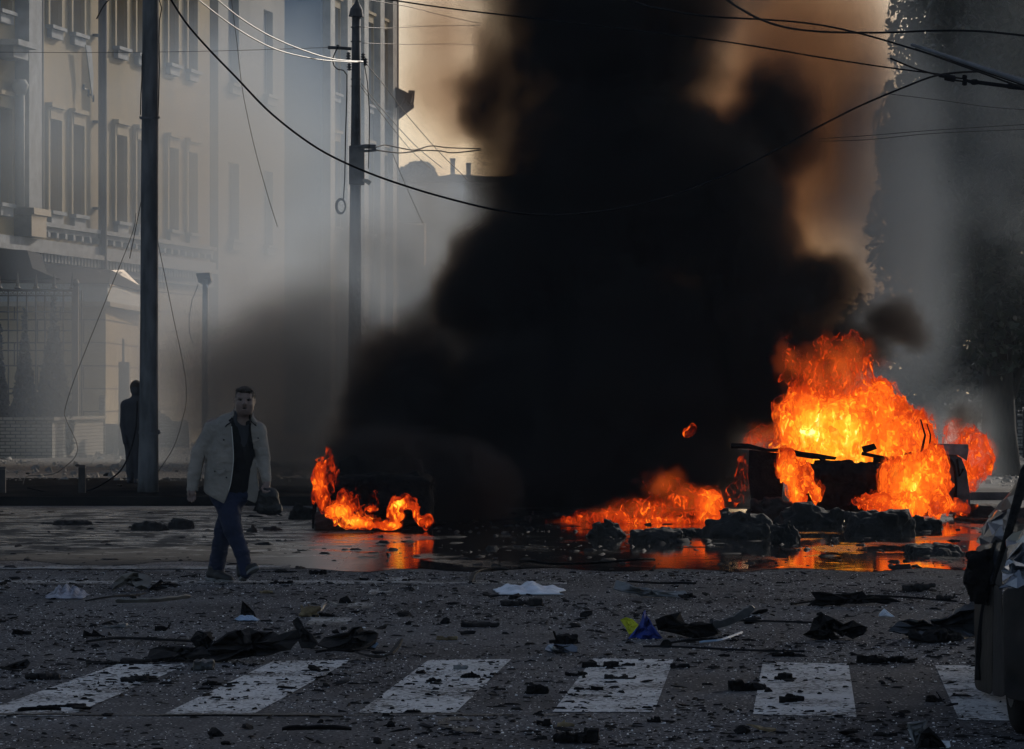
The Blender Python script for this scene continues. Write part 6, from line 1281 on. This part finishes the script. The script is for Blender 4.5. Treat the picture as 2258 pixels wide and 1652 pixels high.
def vmat(name, absd, absc, scd, scc, g=.3):
    mt = bpy.data.materials.new(name); mt.use_nodes = True; nt = mt.node_tree; nt.nodes.clear()
    out = nt.nodes.new('ShaderNodeOutputMaterial'); at = nt.nodes.new('ShaderNodeAttribute'); at.attribute_name = 'density'
    A = nt.nodes.new('ShaderNodeVolumeAbsorption'); S = nt.nodes.new('ShaderNodeVolumeScatter'); ad = nt.nodes.new('ShaderNodeAddShader')
    A.inputs['Color'].default_value = (*absc, 1); S.inputs['Color'].default_value = (*scc, 1); S.inputs['Anisotropy'].default_value = g
    for n, k in ((A, absd), (S, scd)):
        mm = nt.nodes.new('ShaderNodeMath'); mm.operation = 'MULTIPLY'; mm.inputs[1].default_value = k; nt.links.new(at.outputs['Fac'], mm.inputs[0]); nt.links.new(mm.outputs[0], n.inputs['Density'])
    nt.links.new(A.outputs[0], ad.inputs[0]); nt.links.new(S.outputs[0], ad.inputs[1]); nt.links.new(ad.outputs[0], out.inputs['Volume'])
    return mt
def E(x, y, rx, ry, Z, rz, w=1):
    k = Z/F; return (P(x, y, Z), (rx*k, rz, ry*k), w)
core = [E(1350,60,385,320,59,2.5), E(1385,400,400,300,58.5,2.5,1.4), E(1250,600,330,230,58.5,2.7,1.2), E(1600,580,230,230,58,2.2,1), E(1300,900,450,260,57.5,3,1.4), E(1390,760,450,320,58,2.7), E(1320,1030,480,230,57,3), E(1690,800,280,240,57.5,2.4), E(1965,722,70,64,56,.7),
        E(1085,210,130,210,59,1.3,.9), E(1160,240,100,260,59,1.6,.9), E(1690,280,140,280,60,1.5,.8), E(1770,640,170,130,58,1.8,1), E(1080,660,190,190,58.5,2.0,.9), E(1880,780,110,80,56.5,1.0,.8), E(2140,930,50,65,55,.6,.6), E(910,920,240,290,57.5,2,.9), E(860,1040,170,115,49.6,2.0,1.2), E(1010,1070,150,120,50.5,2.4,1.3)]
smoke('black_smoke', core, (-6, 45.8, -.05), (10, 66, 8.6), .13, vmat('black_smoke', 4.4, (.32, .25, .18), .60, (.40, .41, .46)), edge=.42, fb=.34, billow=.34, warp=(1.3, .5, .45, .17), label='thick black smoke column rising from the burning cars')
smoke('black_smoke', [E(1330,-450,430,420,60,3), E(1200,-1000,620,600,60,5), ((13, 63, 18.5), (21, 10, 6.5), 1.2), ((-6, 60, 19), (12, 8, 6), 1)], (-20, 50, 8.6), (34, 76, 27), .5, vmat('high_shade_smoke', 2.0, (.34, .25, .17), .5, (.52, .47, .43)), label='black smoke cloud drifting above the street')  # wide cloud out of view, added to keep the sun off the near road
smoke('grey_smoke', [E(640,760,520,420,84,10,1), E(560,350,420,420,92,10,1), E(250,800,330,420,84,8,.9), E(120,300,260,420,90,8,.5), E(950,520,230,260,128,10,1), E(740,600,260,240,72,5,1), E(440,760,210,260,73,5,.9)], (-20, 66, .1), (6, 142, 14), .6,
      vmat('grey_smoke', .03, (.3, .3, .3), .22, (.53, .65, .80), .1), fb=.35, edge=.8, warp=(3, 1.5, 1, .4), label='thin grey smoke drifting along the yellow building')
smoke('dark_smoke', [E(690,880,420,340,64,3,1.9), E(450,880,220,300,67,2.5,.8), E(620,1010,240,120,61,2,1.2), E(880,600,250,300,64,3,.7)], (-8, 58, .1), (2, 72, 7), .3,
      vmat('dark_smoke', .75, (.27, .25, .24), .2, (.28, .31, .36), .2), fb=.5, edge=.9, warp=(2, 1, .8, .3), billow=.3, label='thin dark smoke spreading low behind the walking man')
smoke('brown_smoke', [E(980,120,200,420,66,3,1.1), E(1745,220,250,520,66,3.5,3)], (-3, 60, .1), (9, 72, 10), .3,
      vmat('brown_smoke', .85, (.45, .28, .14), .16, (.42, .34, .27), .2), fb=.5, edge=.9, warp=(2, 1, .8, .3), billow=.3, label='thin brown smoke glowing at both upper sides of the black column')
smoke('pale_smoke', [E(1950,480,170,600,65,5,1.1), E(2060,980,170,160,64,3,.8), E(2200,300,240,500,65,4,.3)], (3, 58, 0), (12, 70.5, 10), .35,
      vmat('pale_smoke', .03, (.3, .3, .3), .75, (.80, .87, .91), .1), fb=.4, edge=.9, warp=(2, 1, .8, .3), label='pale grey smoke hanging in front of the trees')
# soft burning gas around the sharp flames
def glowmat(name, col, k):
    mt = bpy.data.materials.new(name); mt.use_nodes = True; nt = mt.node_tree; nt.nodes.clear()
    out = nt.nodes.new('ShaderNodeOutputMaterial'); at = nt.nodes.new('ShaderNodeAttribute'); at.attribute_name = 'density'; em = nt.nodes.new('ShaderNodeEmission'); em.inputs['Color'].default_value = (*col, 1)
    mm = nt.nodes.new('ShaderNodeMath'); mm.operation = 'MULTIPLY'; mm.inputs[1].default_value = k; nt.links.new(at.outputs['Fac'], mm.inputs[0]); nt.links.new(mm.outputs[0], em.inputs['Strength']); nt.links.new(em.outputs[0], out.inputs['Volume']); return mt
gm_ = glowmat('burning_gas', (1.0, .13, .012), .55)
for lab, ells in GLOW:
    los = [min(e[0][i]-e[1][i] for e in ells)-.1 for i in range(3)]; his = [max(e[0][i]+e[1][i] for e in ells)+.1 for i in range(3)]; los[2] = max(los[2], 0)
    g_ = smoke('burning_gas', ells, tuple(los), tuple(his), .045, gm_, warp=(.35, .16, .14, .07), edge=.5, fb=.75, fbs=4.5); g_.parent = lab; g_.matrix_parent_inverse = Matrix.Translation(lab.location).inverted(); del g_['kind']
hz = obj('haze', MB().box((-150, -6, -1), (150, 460, 45))); hz['kind'] = 'stuff'
hm = bpy.data.materials.new('haze'); hm.use_nodes = True; n = hm.node_tree; n.nodes.clear(); o_ = n.nodes.new('ShaderNodeOutputMaterial'); pv = n.nodes.new('ShaderNodeVolumePrincipled')
pv.inputs['Density'].default_value = .00035; pv.inputs['Color'].default_value = (.48, .58, .72, 1); pv.inputs['Anisotropy'].default_value = 0; n.links.new(pv.outputs[0], o_.inputs['Volume']); hz.data.materials.append(hm)
